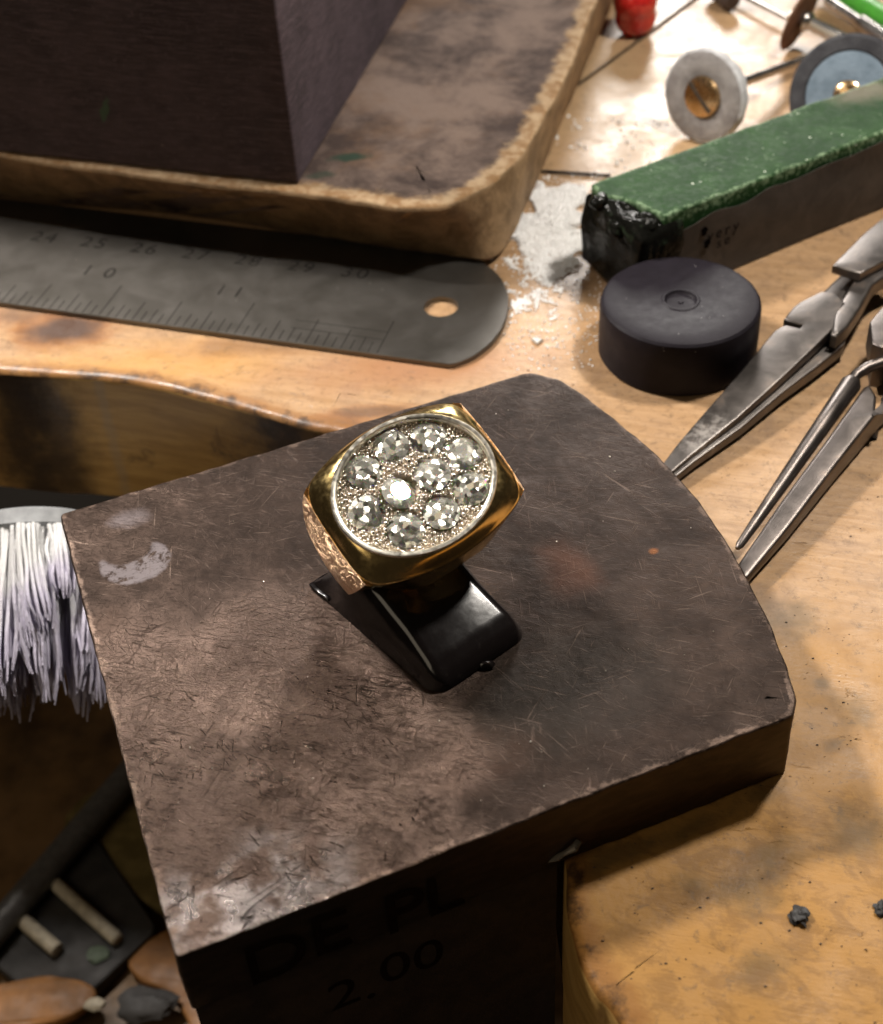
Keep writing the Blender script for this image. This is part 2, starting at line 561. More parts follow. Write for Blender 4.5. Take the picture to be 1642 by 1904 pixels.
def block_steel():
    t = T('scarred_steel', 0.42, 0.9)
    v = t.co()
    big = t.noise(v, 0.35, 4, 0.6)
    mid = t.noise(v, 1.4, 6, 0.65, 0.4)
    fine = t.noise(v, 9, 6, 0.7)
    c = t.mix(t.mr(mid, 0.3, 0.7), (0.018, 0.0125, 0.010), (0.038, 0.027, 0.022))
    c = t.mix(t.mul(t.mr(fine, 0.5, 0.75), 0.5), c, (0.034, 0.024, 0.020))
    B = V(BLOCK_AT)
    for x, y, rx, ry, k, col in ((1060, 1060, 0.45, 0.6, 0.5, (0.085, 0.040, 0.026)), (1215, 1025, 0.06, 0.05, 0.7, (0.20, 0.075, 0.02)), (900, 1400, 0.9, 0.5, 0.3, (0.09, 0.046, 0.03)),
                                 (1010, 1290, 1.75, 1.05, 0.85, (0.017, 0.0145, 0.012)), (1130, 1290, 1.0, 0.8, 0.3, (0.032, 0.028, 0.026)),  # wide dark patch: shade right of the ring stand, put into the colour
                                 (300, 1500, 0.36, 0.5, 0.7, (0.035, 0.023, 0.017)), (590, 1545, 0.7, 0.4, 0.5, (0.045, 0.036, 0.03)), (400, 1590, 0.16, 0.12, 0.7, (0.03, 0.022, 0.017)),
                                 (640, 1240, 0.5, 0.5, 0.2, (0.05, 0.037, 0.03)), (200, 1180, 0.5, 0.5, 0.5, (0.045, 0.03, 0.023))):
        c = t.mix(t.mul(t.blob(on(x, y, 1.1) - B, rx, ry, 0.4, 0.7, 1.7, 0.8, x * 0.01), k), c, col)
    # dull whitish smears by the far left corner: one hooked, one faint
    sm = t.mul(t.blob(on(252, 1045, 1.1) - B, 0.47, 0.40, 0.2, 0.22, 3.2, 0.12), t.ma('SUBTRACT', 1.0, t.blob(on(232, 1012, 1.1) - B, 0.40, 0.42, 0.2, 0.22, 3.2, 0.15)))
    sm = t.mul(sm, t.mr(t.noise(v, 7, 4, 0.7), 0.36, 0.52))
    sm2 = t.mul(t.blob(on(240, 965, 1.1) - B, 0.30, 0.2, 0.2, 0.8, 3, 0.8), 0.30)
    smear = t.ma('MAXIMUM', t.mul(sm, 0.75), sm2)
    c = t.mix(smear, c, (0.24, 0.22, 0.245))
    # heavy wear towards the near left, with its sheen lightened into the colour as well
    wear = t.mr(t.add(t.mul(t.blob(on(470, 1430, 1.1) - B, 2.9, 3.4, 0.3, 0.35, 0.8, 0.7), 1.0), t.mul(t.ma('SUBTRACT', big, 0.5), 0.5)), 0.15, 0.8)
    c = t.mix(t.mul(wear, 0.5), c, (0.42, 0.315, 0.27))
    # sparse straight scratches over a fine, grainy, knocked-about skin
    scr = None
    for i, (rot, st, sc, hi, lo) in enumerate(((0.38, 26, 1.5, 0.66, 0.42), (0.20, 30, 1.9, 0.665, 0.42), (0.02, 26, 1.7, 0.67, 0.44), (-0.35, 30, 1.4, 0.67, 0.46), (0.9, 34, 1.2, 0.675, 0.46), (-1.05, 30, 1.4, 0.68, 0.48), (1.5, 34, 1.1, 0.675, 0.48))):
        n = t.mr(t.noise(t.co((1, st, 1), rot, (i * 3.7, i * 1.9, 0)), sc, 2, 0.5), hi, hi + 0.03)
        n = t.mul(n, t.mr(t.noise(t.co(loc=(i * 5.1, 0, 0)), 1.4, 4, 0.6), lo, lo + 0.16))
        scr = n if scr is None else t.ma('MAXIMUM', scr, n)
    up, dn = None, None                      # short file and hammer strokes, raised and cut
    for i, (rot, st, sc) in enumerate(((0.36, 10, 3.2), (0.30, 11, 4.2), (0.10, 10, 3.6), (0.55, 11, 3.0), (-0.35, 12, 3.0), (1.0, 12, 2.8), (-1.1, 12, 3.0), (1.6, 13, 2.6))):
        q = t.noise(t.co((1, st, 1), rot, (i * 4.3, i * 2.1, 0)), sc, 3, 0.62)
        m_ = t.mr(t.noise(t.co(loc=(i * 6.1, 3, 0)), 2.1, 5, 0.65), 0.43 if i < 4 else 0.48, 0.62)
        a_ = t.mul(t.mr(q, 0.58, 0.70), m_)
        if i % 2: up = a_ if up is None else t.ma('MAXIMUM', up, a_)
        else: dn = a_ if dn is None else t.ma('MAXIMUM', dn, a_)
    gr = t.noise(t.co((1, 1.25, 1), 0.3), 9, 8, 0.80)
    gr2 = t.noise(t.co((1, 2.6, 1), 0.3), 20, 4, 0.7)
    patch = t.noise(v, 1.1, 5, 0.65, 0.3)
    dots = t.mr(t.vor(t.co((1, 1.5, 1), 0.3), 8.5), 0.08, 0.20, 1.0, 0.0)
    dots = t.mul(dots, t.mr(t.noise(v, 2.3, 4), 0.50, 0.62))
    wm = t.add(t.mul(t.mul(wear, t.mr(patch, 0.35, 0.62, 0.60, 1.0)), 0.9), 0.10)
    h = t.add(t.mul(t.mul(t.add(t.mul(gr, 1.1), t.mul(gr2, 0.5)), wm), 0.9), t.add(t.mul(t.mul(scr, t.add(wm, 0.15)), -0.55), t.mul(t.mul(dots, wm), -0.7)))
    h = t.add(h, t.add(t.mul(fine, 0.12), t.mul(t.noise(v, 1.6, 3), 0.9)))
    h = t.add(h, t.mul(t.ma('SUBTRACT', t.mul(up, 0.75), t.mul(dn, 0.50)), wm))
    c = t.mix(t.mul(t.mr(gr, 0.46, 0.62), t.mul(wm, 0.45)), c, (0.05, 0.035, 0.029))
    c = t.mix(t.mul(t.mul(up, wm), 0.6), c, (0.62, 0.48, 0.42))  # glints of the raised strokes, put into the colour
    c = t.mix(t.mul(t.mul(dn, wm), 0.6), c, (0.035, 0.024, 0.02))
    c = t.mix(t.mul(scr, 0.34), c, (0.22, 0.175, 0.15))
    c = t.mix(t.mul(t.mul(dots, wm), 0.6), c, (0.02, 0.014, 0.011))
    # gouges by the near corner
    gg = t.mul(t.band(t.noise(t.co((0.5, 5, 1), -0.62), 1.15, 1, 0.4, 0.2), 0.5, 0.022), t.blob(on(440, 1700, 1.1) - B, 1.1, 0.55, 0.35, 0.3, 1.5, 0.5))
    h = t.add(h, t.mul(gg, -2.0))
    c = t.mix(t.mul(gg, 0.5), c, (0.03, 0.022, 0.02))
    e = t.mr(t.add(t.attr('edge'), t.mul(t.ma('SUBTRACT', t.noise(v, 4.0, 6, 0.75), 0.5), 2.6)), 0.80, 1.15)
    c = t.mix(t.mul(e, t.add(t.mul(wear, 0.50), 0.16)), c, (0.48, 0.37, 0.31))  # bright nicks along the edge, plus an edge highlight painted in
    pol_sheen = t.mul(t.blob(on(430, 1690, 1.1) - B, 1.5, 0.8, 0.35, 0.6, 1.4, 0.9), t.mr(t.noise(v, 2.2, 4), 0.40, 0.58))
    c = t.mix(t.mul(pol_sheen, 0.8), c, (0.80, 0.77, 0.80))  # polished near corner, its bluish sheen also painted into the colour
    ro = t.ma('SUBTRACT', t.mr(mid, 0.3, 0.7, 0.54, 0.44), t.add(t.add(t.mul(wear, 0.17), t.mul(t.mul(up, wm), 0.10)), t.mul(pol_sheen, 0.06)))
    t.set(col=t.tint(c, (0.86, 0.80, 0.75)), rough=t.add(ro, t.mul(smear, 0.35)), metal=t.mr(smear, 0, 1, 0.93, 0.1), normal=t.bump(h, 0.95, 0.042))
    return t.m

def block_side():
    t = T('oiled_steel_edge', 0.5, 0.5)
    v = t.co()
    n = t.noise(t.co((1, 1, 3)), 3, 5, 0.6)
    t.set(col=t.mix(t.mr(n, 0.35, 0.7), (0.030, 0.020, 0.016), (0.055, 0.036, 0.028)), normal=t.bump(t.noise(v, 10, 4), 0.2, 0.02))
    return t.m

def board_top():
    t = T('scorched_board_top', 0.85)
    v = t.co()
    mid = t.noise(v, 0.6, 7, 0.66, 0.2)
    m2 = t.noise(t.co(loc=(9, 4, 0)), 0.45, 6, 0.66, 0.2)
    fine = t.noise(v, 10, 6, 0.7)
    c = t.mix(t.mr(mid, 0.36, 0.62), (0.055, 0.036, 0.030), (0.21, 0.150, 0.120))
    c = t.mix(t.mul(t.mr(m2, 0.48, 0.68), 0.6), c, (0.17, 0.095, 0.05))
    c = t.mix(t.mul(t.mr(fine, 0.52, 0.72), 0.35), c, (0.12, 0.08, 0.065))
    e = t.attr('edge')
    w = t.mr(t.add(e, t.mul(t.ma('SUBTRACT', t.noise(v, 2.5, 6, 0.7), 0.5), 1.1)), 0.50, 0.85)
    c = t.mix(w, c, t.mix(t.mr(t.noise(v, 4, 5, 0.6), 0.35, 0.65), (0.27, 0.155, 0.070), (0.46, 0.33, 0.20)))
    for x, y, rx, ry, k in ((650, 292, 0.42, 0.16, 0.95), (600, 325, 0.3, 0.13, 0.6)):
        c = t.mix(t.mul(t.blob(on(x, y, 1.5) - V(BOARD_AT), rx, ry, 0.1, 0.8, 4, 0.5), k), c, (0.02, 0.045, 0.028))
    t.b.inputs['Specular IOR Level'].default_value = 0.2
    t.set(col=c, normal=t.bump(t.add(t.mul(fine, 0.7), t.mul(t.noise(v, 3, 5, 0.7), 1.2)), 0.35, 0.05))
    return t.m

def board_side():
    t = T('scorched_board_side', 0.7)
    v = t.co()
    n = t.noise(v, 2.0, 6, 0.65, 0.5)
    f = t.noise(v, 12, 6, 0.7)
    c = t.mix(t.mr(n, 0.35, 0.65), (0.15, 0.088, 0.038), (0.30, 0.19, 0.095))
    c = t.mix(t.mul(t.mr(f, 0.56, 0.72), 0.6), c, (0.07, 0.042, 0.02))
    c = t.mix(t.mul(t.mr(t.noise(v, 3.3, 6, 0.75), 0.62, 0.72), 0.7), c, (0.42, 0.27, 0.12))
    t.set(col=c, normal=t.bump(t.add(f, n), 0.5, 0.05))
    return t.m

def cloth_black(name, col, along):
    t = T(name, 0.75, 0, 0.3)
    v = t.co()
    fib = t.noise(t.co((0.5, 0.5, 7.0) if along else (5, 5, 5)), 5, 6, 0.7)
    n = t.noise(v, 1.1, 5, 0.6)
    f = t.noise(v, 14, 4, 0.7)
    c = t.mix(t.mr(n, 0.3, 0.7), tuple(x * 0.7 for x in col), tuple(x * 1.25 for x in col))
    c = t.mix(t.mul(t.mr(fib, 0.45, 0.65), 0.75), c, tuple(x * 2.1 for x in col))
    c = t.mix(t.mul(t.mr(f, 0.58, 0.70), 0.5), c, tuple(x * 3.0 + 0.01 for x in col))
    c = t.mix(t.mr(t.vor(v, 2.1), 0.02, 0.045, 0.7, 0.0), c, (0.30, 0.25, 0.22))
    if along:
        c = t.mix(t.mul(t.blob3(on_front(195, 205), 0.09, 0.26), 0.8), c, (0.06, 0.12, 0.07))
    e = t.mr(t.add(t.attr('edge'), t.mul(t.ma('SUBTRACT', f, 0.5), 1.6)), 0.85, 1.1)
    c = t.mix(t.mul(e, 0.5), c, (0.11, 0.085, 0.075))
    t.set(col=c, normal=t.bump(t.add(fib, f), 0.45, 0.03))
    return t.m

def blob3(s, c, rx, rz):
    mp = s.t.nodes.new('ShaderNodeMapping')
    mp.vector_type = 'TEXTURE'
    s.t.links.new(s.tc.outputs['Object'], mp.inputs[0])
    mp.inputs['Location'].default_value = tuple(c)
    mp.inputs['Rotation'].default_value = (0, 0.35, 0)
    mp.inputs['Scale'].default_value = (rx, 1.0, rz)
    l = s.t.nodes.new('ShaderNodeVectorMath')
    l.operation = 'LENGTH'
    s.t.links.new(mp.outputs[0], l.inputs[0])
    nz = s.noise(s.co(), 9, 4, 0.6)
    return s.mr(s.add(l.outputs['Value'], s.mul(s.ma('SUBTRACT', nz, 0.5), 1.6)), 0.6, 1.0, 1.0, 0.0)
T.blob3 = blob3

def tool_steel(name='tool_steel', col=(0.150, 0.134, 0.124), rough=0.33, rot=0.75, smear=None):
    t = T(name, rough, 0.95)
    v = t.co()
    br = t.noise(t.co((1.2, 14, 6), rot), 6, 4, 0.6)
    n = t.noise(v, 2.2, 6, 0.65, 0.5)
    f = t.noise(v, 13, 5, 0.7)
    c = t.mix(t.mr(n, 0.3, 0.7), tuple(x * 0.78 for x in col), tuple(x * 1.06 for x in col))
    c = t.mix(t.mul(t.mr(n, 0.55, 0.75), 0.4), c, (0.30, 0.22, 0.16))
    c = t.mix(t.mul(t.mr(f, 0.6, 0.75), 0.4), c, tuple(x * 0.45 for x in col))
    met = 0.95
    if smear:
        k = t.mul(t.blob(smear, 0.55, 0.30, 0.8, 0.8, 4, 0.9), t.mr(t.noise(v, 6, 5, 0.7), 0.38, 0.6))
        c = t.mix(t.mul(k, 0.7), c, (0.40, 0.37, 0.34))
        met = t.mr(k, 0, 1, 0.95, 0.3)
    t.set(col=c, metal=met, rough=t.mr(n, 0.3, 0.7, rough, rough + 0.08), normal=t.bump(t.add(br, t.mul(f, 0.6)), 0.14, 0.02))
    return t.m

def ruler_steel():
    t = T('dull_ruler_steel', 0.40, 0.9)
    v = t.co()
    br = t.noise(t.co((1.0, 22, 1), radians(18)), 5, 4, 0.6)
    n = t.noise(v, 1.3, 6, 0.65, 0.5)
    f = t.noise(v, 12, 5, 0.7)
    c = t.mix(t.mr(n, 0.25, 0.75), (0.125, 0.116, 0.102), (0.160, 0.150, 0.137))
    c = t.mix(t.mul(t.mr(f, 0.58, 0.72), 0.4), c, (0.10, 0.09, 0.08))
    c = t.mix(t.mr(t.vor(v, 2.6), 0.02, 0.04, 0.6, 0.0), c, (0.6, 0.57, 0.52))
    t.set(col=c, rough=t.mr(n, 0.3, 0.7, 0.36, 0.40), normal=t.bump(t.add(t.mul(br, 1.4), t.mul(f, 0.5)), 0.14, 0.015))
    return t.m

def gold(name, col=(0.80, 0.53, 0.17), rough=0.13, tex=0.0, tsc=12.0):
    t = T(name, rough, 1.0)
    v = t.co()
    n = t.noise(v, 4, 4)
    t.set(col=t.mix(t.mr(n, 0.3, 0.7), col, tuple(x * 0.9 for x in col)), rough=t.mr(t.noise(v, 14, 4), 0.3, 0.7, rough * 0.8, rough * 1.3))
    if tex:
        a = t.noise(t.co((1, 1, 0.45)), tsc, 5, 0.65, 1.6)
        b = t.band(t.noise(v, tsc * 0.6, 4, 0.6, 1.5), 0.5, 0.05)
        t.set(normal=t.bump(t.add(a, t.mul(b, -0.5)), tex, 0.09))
    else:
        t.set(normal=t.bump(t.noise(v, 3.5, 3), 0.05, 0.03))
    return t.m

def diamond_glass():
    """three clear refractions, one for each primary: the fire of the stones"""
    m = bpy.data.materials.new('diamond')
    m.use_nodes = True
    t = m.node_tree
    t.nodes.clear()
    o = t.nodes.new('ShaderNodeOutputMaterial')
    last = None
    for col, ior in (((0.95, 0, 0, 1), 2.39), ((0, 0.95, 0, 1), 2.42), ((0, 0, 0.88, 1), 2.46)):
        g = t.nodes.new('ShaderNodeBsdfGlass')
        g.inputs['Color'].default_value = col
        g.inputs['IOR'].default_value = ior
        g.inputs['Roughness'].default_value = 0.0
        if last is None:
            last = g
        else:
            a = t.nodes.new('ShaderNodeAddShader')
            t.links.new(last.outputs[0], a.inputs[0])
            t.links.new(g.outputs[0], a.inputs[1])
            last = a
    # light thrown back by the many small facets
    b = t.nodes.new('ShaderNodeBsdfPrincipled')
    b.inputs['Base Color'].default_value = (0.97, 0.95, 0.84, 1)
    b.inputs['Metallic'].default_value = 0.7
    b.inputs['Roughness'].default_value = 0.27
    tc = t.nodes.new('ShaderNodeTexCoord')
    vo = t.nodes.new('ShaderNodeTexVoronoi')       # every little facet tilts its own way
    vo.inputs['Scale'].default_value = 15
    t.links.new(tc.outputs['Object'], vo.inputs['Vector'])
    q = t.nodes.new('ShaderNodeVectorMath'); q.operation = 'SUBTRACT'
    t.links.new(vo.outputs['Color'], q.inputs[0]); q.inputs[1].default_value = (0.5, 0.5, 0.5)
    k = t.nodes.new('ShaderNodeVectorMath'); k.operation = 'SCALE'
    t.links.new(q.outputs[0], k.inputs[0]); k.inputs['Scale'].default_value = 1.0
    ge = t.nodes.new('ShaderNodeNewGeometry')
    ad = t.nodes.new('ShaderNodeVectorMath'); ad.operation = 'ADD'
    t.links.new(ge.outputs['Normal'], ad.inputs[0]); t.links.new(k.outputs[0], ad.inputs[1])
    no = t.nodes.new('ShaderNodeVectorMath'); no.operation = 'NORMALIZE'
    t.links.new(ad.outputs[0], no.inputs[0])
    t.links.new(no.outputs[0], b.inputs['Normal'])
    x = t.nodes.new('ShaderNodeMixShader')
    x.inputs[0].default_value = 0.55
    t.links.new(last.outputs[0], x.inputs[1])
    t.links.new(b.outputs[0], x.inputs[2])
    t.links.new(x.outputs[0], o.inputs[0])
    return m

def wax_green():
    t = T('green_polishing_compound', 0.55, 0, 0.08)
    v = t.co()
    n = t.noise(v, 1.2, 5, 0.6, 0.5)
    f = t.noise(v, 11, 5, 0.7)
    c = t.mix(t.mr(n, 0.3, 0.7), (0.010, 0.032, 0.009), (0.020, 0.053, 0.016))
    c = t.mix(t.mul(t.mr(f, 0.55, 0.72), 0.45), c, (0.035, 0.078, 0.028))
    pale = t.mul(t.mr(t.noise(v, 1.9, 6, 0.72), 0.60, 0.72), 0.45)
    c = t.mix(pale, c, (0.17, 0.23, 0.14))
    sp = t.ma('MAXIMUM', t.mr(t.vor(v, 2.8), 0.04, 0.07, 0.85, 0.0), t.mul(t.mr(t.vor(v, 5.5), 0.06, 0.10, 0.8, 0.0), t.mr(n, 0.45, 0.55)))
    c = t.mix(sp, c, (0.68, 0.74, 0.62))
    c = t.mix(t.mul(t.blob(on(1600, 165, 1.6) - V(BAR_AT), 0.9, 0.6, 0.3, 0.7, 1.6, 0.8), 0.8), c, (0.13, 0.115, 0.085))
    e = t.mr(t.add(t.attr('edge'), t.mul(t.ma('SUBTRACT', f, 0.5), 1.6)), 0.85, 1.15)
    c = t.mix(t.mul(e, 0.5), c, (0.26, 0.36, 0.22))
    sc = t.band(t.noise(t.co((1, 6, 1), 0.5), 1.3, 2, 0.5), 0.5, 0.006)
    c = t.mix(t.mul(t.mul(sc, t.mr(n, 0.5, 0.6)), 0.5), c, (0.3, 0.4, 0.28))
    t.set(col=c, normal=t.bump(t.add(f, t.mul(n, 0.6)), 0.2, 0.03), rough=t.mr(f, 0.3, 0.7, 0.5, 0.7))
    return t.m

def felt(name, a, b, sc=14.0, rough=0.95):
    t = T(name, rough, 0, 0.1)
    v = t.co()
    n = t.noise(v, 2.3, 5, 0.6)
    f = t.noise(v, sc, 5, 0.75)
    t.set(col=t.mix(t.mr(n, 0.35, 0.65), a, b), normal=t.bump(f, 0.7, 0.05))
    return t.m

def powder_mat():
    t = T('white_powder', 0.28, 0, 0.6)
    n = t.noise(t.co(), 9, 4, 0.7)
    t.set(col=t.mix(t.mr(n, 0.35, 0.65), (0.90, 0.89, 0.88), (0.95, 0.945, 0.94)))
    return t.m

# ------------------------------------------------------------------ the workbench and what is below it
def on_plane(x, y, p0, n):
    d = fwd + RT * ((x - CX) / F) + UP * ((CY - y) / F)
    return EYE + d * ((V(p0) - EYE).dot(V(n)) / d.dot(V(n)))

def two_mats(o, m2, lim=0.5):
    """upright faces take the second material"""
    o.data.materials.append(m2)
    for p in o.data.polygons:
        if abs(p.normal.z) < lim:
            p.material_index = 1
    return o

cut = [(-40, 25), (-20, 22.2), (-12, 20.8)] + on2([(0, 690), (120, 697), (230, 707), (330, 726), (430, 752), (520, 778), (590, 796), (640, 806)], 0) \
    + [(-0.35, 16.6), (0.55, 15.0), (1.0, 13.0), (1.13, 11.0)] + on2([(1050, 1592), (1053, 1680), (1072, 1770), (1108, 1845), (1152, 1904)], 0) + [(2.15, 5.6), (3.3, 4.0), (6, 3.0)]
bench_line = [V(p) for p in smooth_line(cut, False, 5)] + [V((34, 3)), V((34, 64)), V((-40, 64))]
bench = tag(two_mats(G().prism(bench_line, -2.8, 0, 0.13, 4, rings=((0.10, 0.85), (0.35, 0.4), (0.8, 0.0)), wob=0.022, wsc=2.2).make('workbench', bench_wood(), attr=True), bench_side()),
            'worn scorched wooden workbench top with a curved cut-out', 'workbench')

# dark wooden support under the steel block, flush with its front, with a pencilled note
fl, fr = on(325, 1780, 1.1), on(1478, 1330, 1.1)
dirf = (fr - fl).normalized()                       # along the block's front
nrm_f = V((dirf.y, -dirf.x, 0))                     # out of the front face
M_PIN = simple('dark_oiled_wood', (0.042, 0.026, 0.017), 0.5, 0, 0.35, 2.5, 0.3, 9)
pin = thing('bench_peg', 'dark wooden bench peg with pencilled writing under the steel block', 'bench peg', (fl.x, fl.y, -7))
pf = fl - nrm_f * 0.03 + dirf * 0.04
p1 = fl + dirf * ((1.09 - fl.x) / dirf.x) - nrm_f * 0.03
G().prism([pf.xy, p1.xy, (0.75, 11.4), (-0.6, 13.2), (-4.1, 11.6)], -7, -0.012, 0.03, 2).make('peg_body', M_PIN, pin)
M_PENCIL = simple('pencil_mark', (0.004, 0.003, 0.003), 0.9, spec=0.02)
M_FAINT = simple('faint_pencil_mark', (0.016, 0.010, 0.008), 0.9, spec=0.05)
def front_text(txt, x, y, size, name):
    p = on_plane(x, y, pf + nrm_f * (0.054 if txt in 'DEPL' else 0.003), nrm_f)
    Mx = Matrix.Translation(p) @ Matrix((dirf.to_4d(), (0, 0, 1, 0), nrm_f.to_4d(), (0, 0, 0, 1))).transposed()
    Mx = Matrix.Translation(p) @ Matrix(((dirf.x, 0, nrm_f.x, 0), (dirf.y, 0, nrm_f.y, 0), (0, 1, 0, 0), (0, 0, 0, 1)))
    spell(txt, size, Mx, name, M_FAINT, pin)
for ch, x, y, sz in (('D', 515, 1785, 0.82), ('E', 615, 1740, 0.82), ('P', 752, 1698, 0.82), ('L', 826, 1666, 0.82), ('2', 640, 1850, 0.66), ('.', 688, 1835, 0.66), ('0', 735, 1800, 0.66), ('0', 797, 1778, 0.66)):
    front_text(ch, x, y, sz * 1.25, 'pencil_letter')

# drawer far below
M_DRAWER = simple('drawer_wood', (0.15, 0.085, 0.035), 0.6, 0, 0.6, 0.5, 0.3, 5)
ZD = -13.0
G().prism([(-26, 2), (6, 2), (6, 30), (-26, 30)], ZD - 1, ZD, 0.05).make('drawer_floor', M_DRAWER, None, kind='structure')
plate_pts = [on(x, y, ZD) for x, y in ((-60, 1760), (165, 1545), (300, 1745), (120, 1915))]
M_SLATE = simple('dark_rubber_mat', (0.045, 0.042, 0.040), 0.7, 0, 0.4, 1.2)
mat_o = G().prism(round_corners([p.xy for p in plate_pts], 0.3), ZD + 0.005, ZD + 0.4, 0.06).make('rubber_mat', M_SLATE)
tag(mat_o, 'dark flat rubber mat lying on the drawer floor', 'mat')
M_STICK = simple('pale_wood_stick', (0.50, 0.44, 0.33), 0.6, 0, 0.2)
for (a, b, r, lab) in (((102, 1642), (220, 1748), 0.15, 'longer of the two pale sticks on the dark mat in the drawer'), ((36, 1706), (108, 1768), 0.16, 'shorter of the two pale sticks on the dark mat in the drawer')):
    A, B = on(*a, ZD + 0.55), on(*b, ZD + 0.55)
    L = (B - A)
    tag(G().tube([A, A + L * 0.02, A + L * 0.5, B - L * 0.02, B], [r * 0.7, r, r * 1.03, r, r * 0.7], 12).make('stick', M_STICK, loc=A), lab, 'stick', 'pale sticks in the drawer')
M_TUBE = simple('grey_tube', (0.16, 0.155, 0.15), 0.4, 0.3, 0.2)
A, B = on(-60, 1790, ZD + 0.7), on(300, 1370, ZD + 0.7)
tag(G().tube([A, A.lerp(B, 0.5), B], 0.32, 16).make('metal_rod', M_TUBE, loc=A), 'dull grey metal rod lying diagonally in the shaded drawer', 'rod')
M_LEATHER = simple('orange_leather', (0.27, 0.12, 0.034), 0.55, 0, 0.35, 1.2, 0.4, 7)
sc = [on(x, y, ZD) for x, y in ((245, 1800), (330, 1740), (420, 1800), (400, 1990), (330, 1870), (270, 1840))]
tag(G().prism(smooth_line([p.xy for p in sc], True, 4), ZD + 0.01, ZD + 0.35, 0.08, wob=0.05).make('leather_scrap', M_LEATHER), 'orange leather scrap on the drawer floor by the peg', 'leather scrap')
sc = [on(x, y, ZD) for x, y in ((-60, 1890), (60, 1850), (150, 1850), (190, 1880), (120, 1930), (-60, 1960))]
tag(G().prism(smooth_line([p.xy for p in sc], True, 4), ZD + 0.42, ZD + 0.7, 0.08, wob=0.05).make('leather_strip', M_LEATHER), 'orange leather strip at the bottom left of the drawer', 'leather strip')
M_OLIVE = felt('olive_cloth', (0.14, 0.105, 0.04), (0.22, 0.165, 0.065))
sc = [on(x, y, ZD) for x, y in ((120, 1560), (230, 1460), (420, 1500), (420, 1700), (290, 1700))]
tag(G().prism(smooth_line([p.xy for p in sc], True, 4), ZD + 0.01, ZD + 0.3, 0.1, wob=0.08).make('cloth_scrap', M_OLIVE), 'olive brown cloth scrap crumpled in the drawer', 'cloth')
p = on(175, 1868, ZD + 0.75)
tag(G().blob(p, 0.16, 2, 0.35, 3, (1.4, 0.9, 0.7)).make('wax_lump', M_STICK, loc=p), 'small pale lump of wax in the drawer corner', 'wax lump')
p = on(180, 1775, ZD + 0.45)
tag(G().blob(p, 0.24, 2, 0.4, 5, (1, 0.8, 0.3)).make('green_crumb', simple('grey_green_crumb', (0.10, 0.13, 0.09), 0.7), loc=p), 'grey-green crumb on the dark mat in the drawer', 'crumb')
p = on(265, 1870, ZD + 0.5)
tag(G().blob(p, 0.6, 3, 0.5, 8, (1, 0.6, 0.3)).make('dark_lump', M_SLATE, loc=p), 'dark rounded lump in the drawer beside the orange leather', 'lump')

# ------------------------------------------------------------------ the steel block
BLOCK_AT = (0.0, 12.5, 0.0)
bo = on2([(110, 955), (985, 690), (1040, 704), (1092, 738), (1150, 784), (1200, 825), (1240, 862), (1300, 930), (1350, 1003), (1395, 1083), (1435, 1165), (1465, 1240), (1481, 1300), (1478, 1330), (325, 1780)], 1.1)
bo = round_corners(bo, [0.08, 0.35, 0.3, 0.6, 0.6, 0.6, 0.6, 0.6, 0.6, 0.6, 0.6, 0.5, 0.15, 0.10, 0.06], 4)
bo = resample(ccw(bo), 0.09)
blk = G().prism(bo, 0.0, 1.1, 0.035, 3, rings=((0.05, 0.75), (0.12, 0.3), (0.3, 0.0)), wob=0.016, wsc=4.5, bevb=0.03)
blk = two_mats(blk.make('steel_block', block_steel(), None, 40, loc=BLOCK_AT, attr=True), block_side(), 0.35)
tag(blk, 'thick scratched brown steel bench block with one curved side', 'bench block')
# a curl of bright swarf caught at its foot
A, B = on(1012, 1589, 0.12), on(1072, 1556, 0.35)
n_ = nrm_f * 0.10
sw = tag(G().tube([A + n_, A.lerp(B, 0.25) + n_ * 1.3 + V((0, 0, 0.03)), A.lerp(B, 0.5) + n_ * 1.1, A.lerp(B, 0.8) + n_ * 1.2 + V((0, 0, 0.02)), B + n_ * 0.6], [0.02, 0.045, 0.035, 0.055, 0.04], 8, True, 0.5).make('metal_sliver', simple('sliver_steel', (0.22, 0.19, 0.15), 0.45, 0.6), loc=A),
         'thin bright metal sliver caught on the front foot of the steel block', 'metal sliver')

# ------------------------------------------------------------------ the black display stand
M_BLACK = T('glossy_black_plastic', 0.17)
_v = M_BLACK.co()
M_BLACK.set(col=M_BLACK.mix(M_BLACK.mr(M_BLACK.noise(_v, 8, 4, 0.7), 0.55, 0.75), (0.008, 0.006, 0.006), (0.016, 0.013, 0.012)), rough=M_BLACK.mr(M_BLACK.noise(_v, 4, 5, 0.7), 0.35, 0.7, 0.15, 0.19),
            normal=M_BLACK.bump(M_BLACK.noise(_v, 2.2, 3), 0.08, 0.04))
sA, sB, sC = on(580, 1095, 1.1), on(812, 1300, 1.1), on(975, 1168, 1.1)
ax = V((sB - sA).xy).normalized()
cx_ = V((-ax.y, ax.x))
Ls = (sB - sA).length
Wd = 1.52
stand = thing('ring_stand', 'glossy black plastic wedge holding the gold ring', 'ring stand', (sA.x, sA.y, 1.1))
hp = [(0.0, 0.10), (0.25, 0.35), (0.6, 0.84), (0.8, 0.88), (1.0, 0.80), (1.5, 0.58), (1.9, 0.42), (2.2, 0.30), (2.36, 0.20), (2.43, 0.11), (2.46, 0.02)]
def hgt(s):
    for (a, x), (b, y) in zip(hp, hp[1:]):
        if s <= b:
            t = (s - a) / (b - a)
            return x + (y - x) * t
    return 0.02
g = G()
rows = []
N = 40
